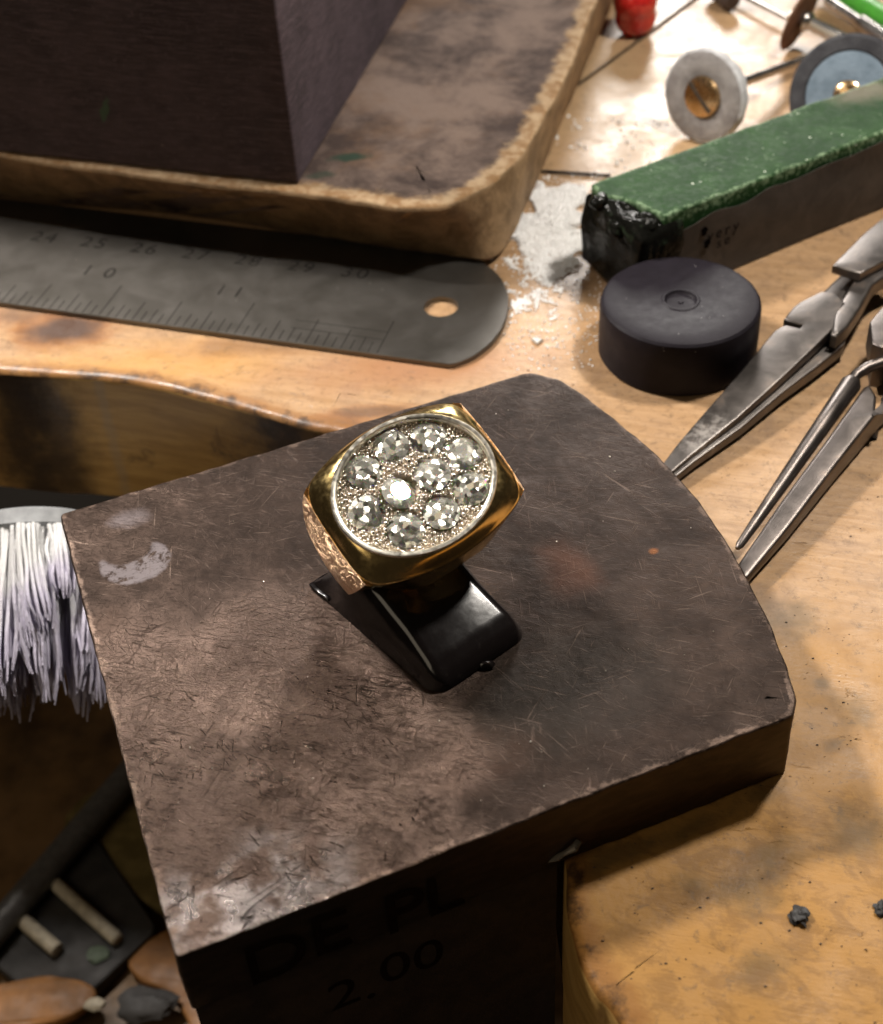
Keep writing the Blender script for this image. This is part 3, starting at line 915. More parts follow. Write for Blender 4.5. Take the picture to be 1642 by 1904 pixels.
for i in range(N + 1):
    s_ = Ls * (1 - (1 - i / N) ** 1.6)
    h = hgt(s_ * 2.46 / Ls)
    pull = max(0.0, s_ - (Ls - 0.28))
    wr = 0.28 - sqrt(max(0, 0.28 ** 2 - pull ** 2))       # rounded plan corners
    c0, c1 = 0.0 + wr * 0.9, Wd - wr * 0.9
    top_in = 0.13 * min(1, h / 0.5)
    r = min(0.16, h * 0.6)
    prof = [(c0, 0.0)]
    prof += [(c0 + top_in * 0.8, max(0, h - r))]
    for k in range(1, 7):
        a = pi / 2 * k / 6
        prof.append((c0 + top_in + r * (1 - cos(a)), h - r + r * sin(a)))
    mid = (c0 + c1) / 2
    prof.append((mid, h + 0.015))
    prof += [(2 * mid - x, z) for x, z in reversed(prof[:-1])]
    rows.append(g.ring([(*(V(sA.xy) + ax * s_ + cx_ * x), 1.102 + z) for x, z in prof]))
for a, b in zip(rows, rows[1:]):
    g.bridge(b, a)
g.cap(rows[0]); g.cap(rows[-1], True)
g.make('stand_body', M_BLACK.m, stand, 60)
q = V(sA.xy) + ax * 0.06 + cx_ * 0.0
G().prism(resample(round_corners([q - cx_ * 0.02, q + ax * 0.30, q + ax * 0.30 + cx_ * 0.35, q - ax * 0.10 + cx_ * 0.35, q - ax * 0.12 - cx_ * 0.01], 0.03, 3), 0.05), 1.103, 1.17, 0.02, wob=0.02, wsc=8).make('rear_lip', M_BLACK.m, stand)
q = on(905, 1236, 1.14)
G().blob(q, 0.07, 2, 0.3, 2, (1.5, 0.8, 0.7)).make('moulding_tag', M_BLACK.m, stand)

# ------------------------------------------------------------------ the gold ring
M_GOLD = gold('polished_gold', (1.0, 0.74, 0.31), 0.18)
M_BARK = gold('bark_finished_gold', (0.92, 0.62, 0.40), 0.36, 1.0, 10)
M_WHITE = gold('white_gold', (0.97, 0.92, 0.80), 0.34)
M_PLATE = gold('pave_gold', (0.80, 0.69, 0.56), 0.30, 0.5, 22)
M_BEAD = gold('pave_bead', (1.0, 0.93, 0.84), 0.20)
M_DIA = diamond_glass()
RC = on(770, 915, 2.72)
psi, t1, t2 = radians(33), radians(23), radians(-11)
u_ = V((cos(psi), sin(psi), 0)); v_ = V((sin(psi), -cos(psi), 0)); n_ = V((0, 0, 1))
v2 = v_ * cos(t1) - n_ * sin(t1); n2 = v_ * sin(t1) + n_ * cos(t1)
RU = u_ * cos(t2) - n2 * sin(t2); RN = u_ * sin(t2) + n2 * cos(t2); RV = v2
def rp(u, v, n): return RC + RU * u + RV * v + RN * n
HU, HA, HB = 1.13, 0.68, 0.99
def Vw(u): return HA + (HB - HA) * max(0.0, 1 - min(1, abs(u) / HU) ** 2) ** 0.8
ring = thing('signet_ring', 'gold ring set with clear round stones in an oval head', 'ring', (RC.x, RC.y, 1.12))
# body: cross-sections going round the finger hole
HC = -0.88
side = smooth_line([(1.13, 0.0), (1.18, -0.16), (1.22, -0.42), (1.23, -0.76), (1.12, -1.02), (0.88, -1.26), (0.48, -1.46), (0.0, -1.54)], False, 5)
sw_ = lambda p: HA * (1 - 0.5 * min(1, max(0, -p.y) / 1.0) ** 1.2)
tops = [V((1.13 * cos(pi * k / 24), 0.0)) for k in range(1, 24)]
loop = [(p, sw_(p), False) for p in reversed([V((q.x, q.y)) for q in side])]           # bottom to right rim
loop += [(p, Vw(p.x), True) for p in tops]
loop += [(V((-p.x, p.y)), sw_(p), False) for p in [V((q.x, q.y)) for q in side]][:-1]
body, shoulders = G(), [G(), G()]
rows = []
for p, w, top in loop:
    a = atan2(p.y - HC, p.x)
    inner = V((0.84 * cos(a), HC + 0.58 * sin(a)))
    wi = min(w, 0.98)
    bulge = 0.0 if top else 0.035
    d = V((p.x, p.y - HC)).normalized()
    outer = [(p + d * bulge * (1 - f * f), w * f) for f in (-1, -0.85, -0.45, 0, 0.45, 0.85, 1)]
    lst = [rp(q.x, v, q.y) for q, v in outer]
    midf = p.lerp(inner, 0.5)
    fl_ = (1.015 + 0.08 * min(1, max(0, 0.3 - p.x))) if top else (1.04 if p.x < 0 else 1.0)
    midf = p.lerp(inner, 0.6)
    lst += [rp(midf.x, w * fl_, midf.y), rp(inner.x, wi, inner.y), rp(inner.x, 0, inner.y), rp(inner.x, -wi, inner.y), rp(midf.x, -w * fl_, midf.y)]
    rows.append((body.ring(lst), lst, p, top))
n = len(rows)
for i in range(n):
    a, la, pa, ta = rows[i]; b, lb, pb, tb = rows[(i + 1) % n]
    m = len(a)
    for k in range(m):
        kk = (k + 1) % m
        if k < 6 and not (ta and tb) and min(pa.y, pb.y) > -1.15:
            continue
        body.f.append((a[k], b[k], b[kk], a[kk]))
for s in (0, 1):
    prev = None
    for r_, lst, p, top in rows + rows[:1]:
        ok = (p.y > -1.15) and ((p.x > 0) == (s == 0)) and not (top and abs(p.x) < 1.04)
        cur = shoulders[s].ring(lst[:7]) if ok else None
        if prev and cur:
            for k in range(6):
                shoulders[s].f.append((prev[k], cur[k], cur[k + 1], prev[k + 1]))
        prev = cur
body.make('band', M_GOLD, ring, 35)
for s in shoulders:
    s.make('textured_shoulder', M_BARK, ring, 50)
# polished frame: from the barrel-shaped rim up to the oval
rim = []
for k in range(41):
    u = -HU + 2 * HU * k / 40
    rim.append(V((u, Vw(u))))
rim += [V((HU + 0.03 * cos(pi * (k / 10 - 0.5)), HA - 2 * HA * k / 10)) for k in range(1, 10)]
rim += [V((-p.x, -p.y)) for p in rim]
rim = round_corners(rim, 0.03, 2)
for _k in range(6):
  rim = [(rim[i - 3] + rim[i - 2] + rim[i - 1] + rim[i] + rim[(i + 1) % len(rim)] + rim[(i + 2) % len(rim)] + rim[(i + 3) % len(rim)]) / 7 for i in range(len(rim))]
OU, OV = 1.03, 0.875
def polar(poly, th):
    d = V((cos(th), sin(th)))
    for i in range(len(poly)):
        a, b = poly[i - 1], poly[i]
        e = b - a
        den = d.x * e.y - d.y * e.x
        if abs(den) < 1e-9: continue
        t = (a.x * e.y - a.y * e.x) / den
        s = (a.x * d.y - a.y * d.x) / den
        if t > 0 and -1e-6 <= s <= 1 + 1e-6:
            return d * t
    return d
NT = 192
ths = [2 * pi * k / NT for k in range(NT)]
outer = [polar(rim, t) for t in ths]
oval = [V((cos(t), sin(t))) * (1 / sqrt((cos(t) / OU) ** 2 + (sin(t) / OV) ** 2)) for t in ths]
g = G()
rws = [g.ring([rp(p.x * 0.985, p.y * 0.985, -0.035) for p in outer]), g.ring([rp(p.x * 1.004, p.y * 1.004, -0.015) for p in outer]), g.ring([rp(p.x, p.y, 0.015) for p in outer]), g.ring([rp(p.x * 0.985, p.y * 0.985, 0.032) for p in outer])]
for k in range(1, 7):
    t = k / 6
    z = 0.032 + 0.195 * (1 - (1 - t) ** 1.4)
    rws.append(g.ring([rp(*(o * 0.985).lerp(i_, t), z) for o, i_ in zip(outer, oval)]))
rws.append(g.ring([rp(p.x * 0.97, p.y * 0.97, 0.14) for p in oval]))
for a, b in zip(rws, rws[1:]): g.bridge(a, b)
g.make('polished_frame', M_GOLD, ring, 60)
g = G()
rws = [g.ring([rp(p.x * f, p.y * f, z) for p in oval]) for f, z in ((1.004, 0.20), (1.004, 0.245), (0.992, 0.262), (0.950, 0.264), (0.925, 0.240), (0.918, 0.17), (0.916, 0.09))]
for a, b in zip(rws, rws[1:]): g.bridge(a, b)
g.make('bezel', M_WHITE, ring, 50)
# stones: spots measured on the head's face
PN = 0.205
def face_uv(x, y, n=PN):
    P = on_plane(x, y, rp(0, 0, n), RN) - RC
    return P.dot(RU), P.dot(RV)
SR = 0.224
stone_px = [(752, 911), (800, 797), (873, 841), (818, 869), (893, 906), (828, 947), (755, 985), (684, 951), (674, 872), (730, 826)]
stones = [face_uv(x, y) for x, y in stone_px]
for it in range(30):       # keep them from touching and inside the bezel
    for i in range(len(stones)):
        for j in range(i):
            a, b = V(stones[i]), V(stones[j])
            d = (a - b).length
            if d < 2.06 * SR:
                m_ = (a - b) / max(d, 1e-6) * (2.06 * SR - d) * 0.5
                stones[i] = tuple(a + m_); stones[j] = tuple(b - m_)
    for i, (a, b) in enumerate(stones):
        k = hypot(a / (OU * 0.925 - SR - 0.005), b / (OV * 0.925 - SR - 0.005))
        if k > 1: stones[i] = (a / k, b / k)
def plate_n(u, v):
    return 0.145 + 0.055 * (1 - (u / OU) ** 2 - (v / OV) ** 2)
g = G()
ng = 110
idx = {}
for i in range(ng + 1):
    for j in range(ng + 1):
        u = -OU + 2 * OU * i / ng; v = -OV + 2 * OV * j / ng
        if hypot(u / (OU * 0.957), v / (OV * 0.957)) > 1: continue
        z = plate_n(u, v)
        for a, b in stones:
            d = hypot(u - a, v - b)
            if d < SR * 1.02:
                z = min(z, plate_n(a, b) - 0.012 - (SR * 1.02 - d) * 1.05)
        idx[i, j] = g.pt(rp(u, v, z))
for i in range(ng):
    for j in range(ng):
        q = [idx.get(k) for k in ((i, j), (i, j + 1), (i + 1, j + 1), (i + 1, j))]
        if None not in q: g.f.append(tuple(q))
g.make('pave_plate', M_PLATE, ring, 40)
def brilliant(c, nrm, R, turn, name):
    """a round brilliant: table, crown and pavilion facets"""
    nrm = nrm.normalized()
    a = nrm.orthogonal().normalized(); b = nrm.cross(a)
    P = lambda r, t, h: c + (a * cos(t) + b * sin(t)) * r + nrm * h
    g = G()
    tb = g.ring([P(R * 0.56, turn + 2 * pi * k / 8, 0.044) for k in range(8)])
    st = g.ring([P(R * 0.80, turn + 2 * pi * (k + 0.5) / 8, 0.028) for k in range(8)])
    gt = g.ring([P(R, turn + 2 * pi * k / 16, 0.006) for k in range(16)])
    gb = g.ring([P(R, turn + 2 * pi * k / 16, -0.006) for k in range(16)])
    lh = g.ring([P(R * 0.24, turn + 2 * pi * (k + 0.5) / 8, -0.135) for k in range(8)])
    cu = g.pt(P(0, 0, -0.175))
    g.cap(tb)
    for k in range(8):
        k1 = (k + 1) % 8
        g.f += [(tb[k], st[k], tb[k1]), (st[k], gt[2 * k], gt[2 * k + 1]), (st[k], gt[2 * k + 1], gt[(2 * k + 2) % 16]), (tb[k], gt[2 * k], st[k]), (tb[k1], st[k], gt[(2 * k + 2) % 16])]
        g.f += [(lh[k], gb[2 * k + 1], gb[2 * k]), (lh[k], gb[(2 * k + 2) % 16], gb[2 * k + 1]), (cu, lh[k], gb[2 * k]), (cu, gb[(2 * k + 2) % 16], lh[k])]
    g.bridge(gb, gt)
    bm = bmesh.new()
    o = g.make(name, M_DIA, ring, 0)
    bm.from_mesh(o.data)
    bmesh.ops.recalc_face_normals(bm, faces=bm.faces)
    bm.to_mesh(o.data); bm.free()
    return o
for k, (a, b) in enumerate(stones):
    c = rp(a, b, plate_n(a, b) + 0.004)
    nn = RN.copy()
    if k == 0:                                     # the inner stone sits a little askew and mirrors the second lamp
        nn = ((EYE - c).normalized() + (V(LAMP_A) - c).normalized()).normalized()
    else:
        nn = RN + RU * random.uniform(-0.09, 0.09) + RV * random.uniform(-0.09, 0.09)
    o = brilliant(c, nn, SR, random.uniform(0, 1), 'diamond')
    if k == 0:
        o['label'] = 'stone with its flat top gleaming white'
# tiny raised beads of metal between the stones
g = G()
spots = []
tries = 0
while len(spots) < 1000 and tries < 60000:
    tries += 1
    u, v = random.uniform(-OU, OU), random.uniform(-OV, OV)
    r = random.choice((0.018, 0.022, 0.027, 0.034))
    if hypot(u / (OU * 0.915), v / (OV * 0.915)) > 1: continue
    if any(hypot(u - a, v - b) < SR * 0.97 + r * 0.6 for a, b in stones): continue
    if any(hypot(u - a, v - b) < (r + c) * 0.92 for a, b, c in spots): continue
    spots.append((u, v, r))
    z = plate_n(u, v)
    g.blob(rp(u, v, z + r * 0.45), r, 2 if r > 0.02 else 1, 0.22, random.random() * 90, sc=1.6)
g.make('pave_beads', M_BEAD, ring, 60, kind='stuff')

# ------------------------------------------------------------------ steel ruler
rul = thing('steel_ruler', 'dull steel ruler with rounded end and a hole, under the board', 'ruler', tuple(on(820, 570, 0.1).xy) + (0.0,))
a_, b_ = on(0, 562, 0.1).xy, on(830, 676, 0.1).xy
rd = (b_ - a_).normalized(); rn = V((-rd.y, rd.x))
RWID = 2.95
end = b_ + rd * 0.05
o_ = [a_ - rd * 14, end]
tip_ = [end] + [V(p) for p in on2([(846, 675), (882, 660), (916, 633), (938, 600), (946, 563), (941, 535), (928, 512), (908, 494), (880, 478), (860, 470)], 0.1)]
e_ = [tip_[0]] + list(smooth_line(tip_[1:], False, 4))
outl = [V(o_[0])] + [V(p) for p in e_] + [V(a_ - rd * 14 + rn * (V(e_[-1]) - a_).dot(rn))]
hc = on(820, 570, 0.1).xy
hole = [hc + V((cos(-2 * pi * k / 40), sin(-2 * pi * k / 40))) * 0.295 for k in range(40)]
# the plate with its hole: outline and hole joined by a triangulated fill
bm = bmesh.new()
outl = ccw(resample(outl, 0.35))
def loop_edges(pts, z):
    vs = [bm.verts.new((p[0], p[1], z)) for p in pts]
    return vs, [bm.edges.new((vs[i], vs[(i + 1) % len(vs)])) for i in range(len(vs))]
ov, oe = loop_edges(inset(outl, 0.012), 0.1)
hv, he = loop_edges(hole, 0.1)
r_ = bmesh.ops.triangle_fill(bm, use_beauty=True, edges=oe + he)
bm.verts.index_update()
g = G()
for v in bm.verts: g.pt(v.co)
g.f += [tuple(v.index for v in f.verts) for f in bm.faces]
nb = len(bm.verts)
top_o = [v.index for v in ov]; top_h = [v.index for v in hv]
bm.free()
e1 = g.ring([(p[0], p[1], 0.088) for p in outl]); e2 = g.ring([(p[0], p[1], 0.004) for p in outl]); h2 = g.ring([(p[0], p[1], 0.004) for p in hole])
g.bridge(e1, top_o); g.bridge(e2, e1); g.bridge(h2, top_h)
o = g.make('ruler_blade', ruler_steel(), rul, 30)
bm = bmesh.new(); bm.from_mesh(o.data); bmesh.ops.recalc_face_normals(bm, faces=bm.faces)
up = sum(f.normal.z for f in bm.faces if abs(f.normal.z) > 0.9)
if up < 0: bmesh.ops.reverse_faces(bm, faces=bm.faces)
bm.to_mesh(o.data); bm.free()
M_ENGR = simple('engraved_black', (0.022, 0.020, 0.018), 0.9, spec=0.05)
def rtext(txt, x, y, size, gap):
    p = on(x, y, 0.1).xy
    Mx = Matrix(((rd.x, rn.x, 0, p.x), (rd.y, rn.y, 0, p.y), (0, 0, 1, 0.103), (0, 0, 0, 1)))
    spell(txt, size, Mx, 'number_marking', M_ENGR, rul, gap)
p26, p30 = on(268, 463, 0.1).xy, on(660, 508, 0.1).xy
for k in range(-2, 5):
    q = p26.lerp(p30, k / 4)
    Mx = Matrix(((rd.x, rn.x, 0, q.x), (rd.y, rn.y, 0, q.y), (0, 0, 1, 0.103), (0, 0, 0, 1)))
    spell(str(26 + k), 0.46, Mx, 'number_marking', M_ENGR, rul)
rtext('10', 183, 506, 0.44, 1.0); rtext('11', 427, 542, 0.44, 0.75)
g = G()
def tick(s, t0, t1, w=0.012):
    p, q = end + rd * s + rn * t0, end + rd * s + rn * t1
    h = rd * w
    g.f.append(tuple(g.ring([(*(p - h), 0.1025), (*(p + h), 0.1025), (*(q + h), 0.1025), (*(q - h), 0.1025)])))
for k in range(0, 56):
    s = -1.25 - k * 0.15875
    big = k % 16 == 0
    tick(s, 0.02, 0.95 if big else 0.72 if k % 8 == 0 else 0.55 if k % 4 == 0 else 0.40 if k % 2 == 0 else 0.30, 0.009)
for t in (0.40, 0.62):
    g.f.append(tuple(g.ring([(*(end + rd * -1.25 + rn * t), 0.1026), (*(end + rd * -2.9 + rn * t), 0.1026), (*(end + rd * -2.9 + rn * (t + 0.012)), 0.1026), (*(end + rd * -1.25 + rn * (t + 0.012)), 0.1026)])))
g.make('graduation_marks', M_ENGR, rul, 0, kind='stuff')

# ------------------------------------------------------------------ scorched board and the dark box on it
BOARD_AT = (0.0, 23.0, 0.1)
tp = on2([(-160, 265), (300, 330), (560, 358), (700, 380), (800, 385), (860, 367), (920, 336), (965, 296), (1000, 240), (1060, 130), (1110, 0)], 1.5)
bt = on2([(-160, 352), (60, 378), (330, 402), (600, 446), (760, 471), (850, 482), (908, 488), (948, 455), (1000, 340), (1070, 175), (1140, 10)], 0.1)
def ext(l):
    d = (V(l[-1]) - V(l[-2])).normalized()
    l = list(l) + [tuple(V(l[-1]) + d * 9)]
    return l + [(-10, 44), (-20, 32)]
tp, bt = [V(p) for p in smooth_line(ext(tp)[:12], False, 8)] + [V((-6, 44)), V((-20, 30))], [V(p) for p in smooth_line(ext(bt)[:12], False, 8)] + [V((-6, 44)), V((-20, 30.5))]
g = G()
brd = G().prism(tp, 0.1, 1.5, 0.09, 4, rings=((0.06, 0.95), (0.16, 0.8), (0.4, 0.42), (0.8, 0.1), (1.3, 0.0)), wob=0.030, wsc=2.0, out0=bt)
brd = two_mats(brd.make('soldering_board', board_top(), None, 35, loc=BOARD_AT, attr=True), board_side(), 0.6)
tag(brd, 'thick scorched soldering board with a rounded crumbling corner', 'board')
BOX_AT = on(555, 345, 1.5)
c0 = BOX_AT.xy; fdir = (on(0, 285, 1.5).xy - c0).normalized()
sdir = (on(760, 0, 1.5).xy - c0).normalized()
def on_front(x, y):
    return on_plane(x, y, BOX_AT, V((-fdir.y, fdir.x, 0))) - BOX_AT
bx = thing('covered_box', 'dark purple-black cloth covered box standing on the scorched board', 'box', tuple(BOX_AT))
BH = 5.2
o_ = resample(ccw(round_corners([c0, c0 + fdir * 13, c0 + fdir * 13 + sdir * 11, c0 + sdir * 11], 0.05, 3)), 0.35)
M_CLF = cloth_black('dark_bookcloth', (0.055, 0.040, 0.047), True)
G().prism(o_, 1.512, 1.5 + BH, 0.05, 3, wob=0.014, wsc=3, rings=((0.1, 0.2), (0.3, 0.0))).make('box_body', M_CLF, bx, 40, attr=True)

# ------------------------------------------------------------------ black rubber cap
CAP = on(1266, 555, 1.0)
cap = thing('rubber_disc', 'black rubber disc with a dimple in its top, standing by the pliers', 'disc', (CAP.x, CAP.y, 0))
M_RUB = T('black_rubber', 0.42, 0, 0.13)
_v = M_RUB.co()
M_RUB.set(col=M_RUB.mix(M_RUB.mr(M_RUB.vor(_v, 4.2), 0.03, 0.06, 1.0, 0.0), M_RUB.mix(M_RUB.mr(M_RUB.noise(_v, 3, 6, 0.7), 0.3, 0.8), (0.010, 0.008, 0.011), (0.015, 0.0125, 0.017)), (0.16, 0.15, 0.15)),
          rough=M_RUB.mr(M_RUB.noise(_v, 5, 5, 0.7), 0.3, 0.7, 0.46, 0.56), normal=M_RUB.bump(M_RUB.noise(_v, 16, 4, 0.6), 0.07, 0.02))
Mc = Matrix.Translation((CAP.x, CAP.y, 0))
G().lathe([(1.20, 0.0), (1.26, 0.01), (1.285, 0.05), (1.285, 0.55), (1.28, 0.88), (1.262, 0.95), (1.225, 0.985), (1.17, 1.0), (0.9, 0.998), (0.55, 0.985), (0.36, 0.972), (0.31, 0.972), (0.29, 0.985), (0.262, 0.985), (0.245, 0.955), (0.22, 0.935), (0.12, 0.935), (0.05, 0.935), (0.04, 0.95), (0.012, 0.95)], Mc, 72).make('disc_body', M_RUB.m, cap, 28)

# ------------------------------------------------------------------ green compound bar
BAR_AT = (3.2, 21.0, 0.0)
axb = V((cos(radians(29)), sin(radians(29)))); nb_ = V((-axb.y, axb.x))
bf = V((3.52, 20.36)); BW = 1.56
bar = thing('polishing_bar', 'green polishing compound bar in paper with a melted black end', 'polishing bar', BAR_AT)
P_ = lambda s, w: bf + axb * s + nb_ * w
M_GREEN = wax_green()
G().prism(resample([P_(0.50, 0.0), P_(9.5, 0.0), P_(9.5, BW), P_(0.15, BW), P_(0.05, BW * 0.75), P_(0.38, BW * 0.4)], 0.10), 0.0, 1.6, 0.05, 3, rings=((0.05, 0.75), (0.14, 0.3), (0.3, 0)), wob=0.022, wsc=2.2).make('wax_body', M_GREEN, bar, 40, attr=True)
M_PAPER = T('grubby_paper', 0.7)
_v = M_PAPER.co()
_n = M_PAPER.noise(_v, 2.0, 6, 0.65, 0.4)
M_PAPER.set(col=M_PAPER.mix(M_PAPER.mr(_n, 0.3, 0.7), (0.032, 0.026, 0.022), (0.058, 0.048, 0.041)), normal=M_PAPER.bump(_n, 0.3, 0.05))
wr_ = [P_(0.95, -0.055), P_(9.4, -0.055), P_(9.4, -0.03), P_(0.95, -0.03)]
def wrap_z(P):
    s = (P.xy - bf).dot(axb)
    lo = 0.06
    hi = 1.36 + 0.03 * s + 0.05 * mn.noise(P * 1.7)
    return lo if P.z < 0.8 else min(1.54, hi)
g = G()
cols = []
for i in range(46):
    s = 0.72 + i * 0.19
    q = P_(s, -0.062)
    col = []
    for j in range(8):
        s2 = s + (0.28 * (1 - j / 7) if i == 0 else 0)
        z = 0.03 + (min(1.5, 1.24 + 0.035 * s) + 0.05 * sin(s * 5.1) * (1 if s < 3 else 0.3)) * j / 7
        q2 = P_(s2, -0.07 - 0.012 * sin(j * 0.9 + s * 1.3))
        col.append((q2.x, q2.y, z))
    cols.append(col)
idxs = [g.ring(c) for c in cols]
for a, b in zip(idxs, idxs[1:]): g.bridge(a, b, False)
back = [g.ring([(x + nb_.x * 0.012, y + nb_.y * 0.012, z) for x, y, z in c]) for c in cols]
for a, b in zip(back, back[1:]): g.bridge(b, a, False)
for a, b in ((idxs[0], back[0]), (back[-1], idxs[-1])): g.bridge(b, a, False)
g.bridge([c[-1] for c in idxs], [c[-1] for c in back], False)
g.make('paper_wrapper', M_PAPER.m, bar, 40)
M_MELT = T('melted_black_wax', 0.12, 0, 0.5)
M_MELT.b.inputs['IOR'].default_value = 1.16
_v = M_MELT.co()
M_MELT.set(col=M_MELT.mix(M_MELT.mr(M_MELT.noise(_v, 2.5, 5, 0.7), 0.55, 0.72), (0.006, 0.006, 0.005), (0.030, 0.045, 0.026)), normal=M_MELT.bump(M_MELT.noise(_v, 3.2, 4, 0.55, 0.5), 0.8, 0.08))
melt = resample(round_corners([P_(-0.04, -0.07), P_(0.85, -0.085), P_(0.9, 0.1), P_(0.55, BW * 0.35), P_(0.2, BW * 0.7), P_(0.14, BW + 0.03), P_(-0.05, BW + 0.02), P_(-0.08, BW * 0.5)], 0.16, 4), 0.07)
G().prism(melt, 0.0, 1.52, 0.20, 5, rings=((0.05, 0),), wob=0.10, wsc=2.6, seed=4).make('melted_end', M_MELT.m, bar, 70)
for sx, sw2, z, r, sd in ((0.04, BW * 0.72, 1.50, 0.20, 1), (0.02, 0.55, 1.30, 0.22, 2), (0.30, 0.25, 1.42, 0.24, 3), (-0.03, 0.3, 0.3, 0.22, 4)):
    q = P_(sx, sw2)
    G().blob((q.x, q.y, z), r, 3, 0.3, sd, (1, 1, 0.7)).make('wax_drip', M_MELT.m, bar, 70)
nf = V((-nb_.x, -nb_.y, 0)); ad = V((axb.x, axb.y, 0))
pp = V((*P_(0, -0.086), 0))
def bar_text(txt, x, y, size):
    p = on_plane(x, y, pp, nf)
    spell(txt, size, Matrix(((ad.x, 0, nf.x, p.x), (ad.y, 0, nf.y, p.y), (0, 1, 0, p.z), (0, 0, 0, 1))), 'printed_letter', M_PENCIL, bar)
def bar_dot(x, y, r, k):
    p = on_plane(x, y, pp, nf)
    g = G()
    g.cap(g.ring([p + ad * r * cos(2 * pi * i / 18) * (0.8 + 0.2 * sin(i * 1.7 + k)) + V((0, 0, 1)) * r * 1.1 * sin(2 * pi * i / 18) for i in range(18)]))
    g.make('printed_dot', M_PENCIL, bar, 0)
bar_text('very', 1345, 430, 0.30); bar_text('se', 1345, 449, 0.28)
bar_dot(1310, 430, 0.085, 1); bar_dot(1315, 453, 0.085, 2)

# ------------------------------------------------------------------ white powder spilled on the bench
M_POW = powder_mat()
poly = [on(x, y, 0).xy for x, y in ((1000, 345), (1085, 345), (1088, 470), (1065, 520), (1035, 560), (985, 610), (950, 600), (945, 520), (960, 440))]
def inside(p, poly):
    c = False
    for i in range(len(poly)):
        a, b = poly[i - 1], poly[i]
        if (a.y > p[1]) != (b.y > p[1]) and p[0] < (b.x - a.x) * (p[1] - a.y) / (b.y - a.y) + a.x:
            c = not c
    return c
g = G()
xs = [p.x for p in poly]; ys = [p.y for p in poly]
cen = on(1040, 420, 0).xy
n = 0
def grain(x, y, r, zb=0.006):
    k = len(g.v)
    a = random.uniform(0, 6.28)
    z = r * random.uniform(0.3, 0.9)
    for d in range(4):
        t = a + d * pi / 2
        q = random.uniform(0.7, 1.2)
        g.pt((x + r * q * cos(t), y + r * q * sin(t), z * random.uniform(0.0, 0.12) + zb))
    g.pt((x + random.uniform(-0.3, 0.3) * r, y + random.uniform(-0.3, 0.3) * r, z + 0.40 * r + zb))
    for d in range(4):
        g.f.append((k + d, k + (d + 1) % 4, k + 4))
    g.f.append((k + 3, k + 2, k + 1, k))
while n < 15000:
    x, y = random.uniform(min(xs) - 0.2, max(xs) + 0.4), random.uniform(min(ys) - 0.6, max(ys) + 0.3)
    d = mn.noise(V((x * 1.6, y * 1.6, 2))) * 0.5 + mn.noise(V((x * 5, y * 5, 7))) * 0.5
    ins = inside((x + 0.45 * mn.noise(V((x * 2.2, y * 2.2, 9))), y + 0.45 * mn.noise(V((x * 2.2, y * 2.2, 15)))), poly)
    near = max(0, 1 - (V((x, y)) - cen).length / 1.9)
    pr = (0.10 + near * 1.5 + d * 1.1) if ins else 0.012
    if random.random() > pr: continue
    n += 1
    grain(x, y, random.choice((0.012, 0.018, 0.022, 0.03)) * (1.35 if random.random() < 0.05 else 1), 0.006 + max(0, near + d * 0.3) * random.random() * 0.09)
for _ in range(150):
    q = on(random.uniform(1010, 1240), random.uniform(215, 345), 0)
    if mn.noise(V((q.x * 1.2, q.y * 1.2, 0))) > -0.05: grain(q.x, q.y, random.uniform(0.012, 0.055))
for _ in range(110):
    q = on(random.uniform(935, 1110), random.uniform(590, 690), 0)
    grain(q.x, q.y, random.uniform(0.01, 0.026))
pw = g.make('white_powder', M_POW, None, 0, kind='stuff')
tag(pw, 'spilled heap of white powder grains between the board and green bar', 'powder')
q = on(998, 636, 0)
tag(G().prism([q.xy + V(d) for d in ((-0.09, 0.07), (0.0, -0.1), (0.11, 0.02), (0.02, 0.06))], 0.003, 0.05, 0.012, 1).make('stone_chip', simple('grey_chip', (0.5, 0.48, 0.45), 0.4)), 'flat grey stone chip at the near edge of the powder', 'chip')

# ------------------------------------------------------------------ pliers by the rubber disc
M_TOOL = tool_steel('plier_steel', smear=on(1310, 780, 0.6) - on(1400, 720, 0.0))
PL = on(1400, 720, 0.0)
pl1 = thing('flat_nose_pliers', 'steel flat nose pliers with pale smear on jaw, touching black disc', 'pliers', tuple(PL))
def taper(P, a, b, za, zb):
    """0 at a, 1 at b along their line"""
    d = (b - a); return min(1.15, max(-0.05, (P.xy - a).dot(d) / d.dot(d)))
tipA, jntA = on(1232, 846, 0.35).xy, on(1520, 590, 0.55).xy
def slope(dz):
    return lambda P: P.z * (0.42 + 0.58 * taper(P, tipA, jntA, 0, 1)) + dz
jaw = [(1228, 838), (1262, 797), (1305, 752), (1352, 705), (1400, 655), (1440, 612), (1455, 604), (1462, 603), (1488, 610), (1493, 603), (1465, 596), (1458, 592), (1475, 573), (1487, 565), (1526, 549), (1552, 553), (1570, 570), (1556, 590), (1549, 612), (1500, 655), (1453, 694), (1375, 756), (1289, 816), (1240, 853), (1230, 850)]
G().prism(resample(on2(jaw, 0.6), 0.12), 0.42, 0.64, 0.03, 3, zf=slope(0)).make('upper_jaw', M_TOOL, pl1, 40)
off = V((0.05, -0.06))
jaw2 = [V(p) + off for p in on2([(1236, 846), (1305, 770), (1400, 680), (1450, 640), (1540, 590), (1567, 600), (1566, 625), (1510, 668), (1453, 708), (1375, 770), (1289, 828), (1244, 862)], 0.45)]
G().prism(resample(jaw2, 0.12), 0.10, 0.36, 0.03, 3, zf=lambda P: P.z * (0.55 + 0.45 * taper(P, tipA, jntA, 0, 1))).make('lower_jaw', M_TOOL, pl1, 40)
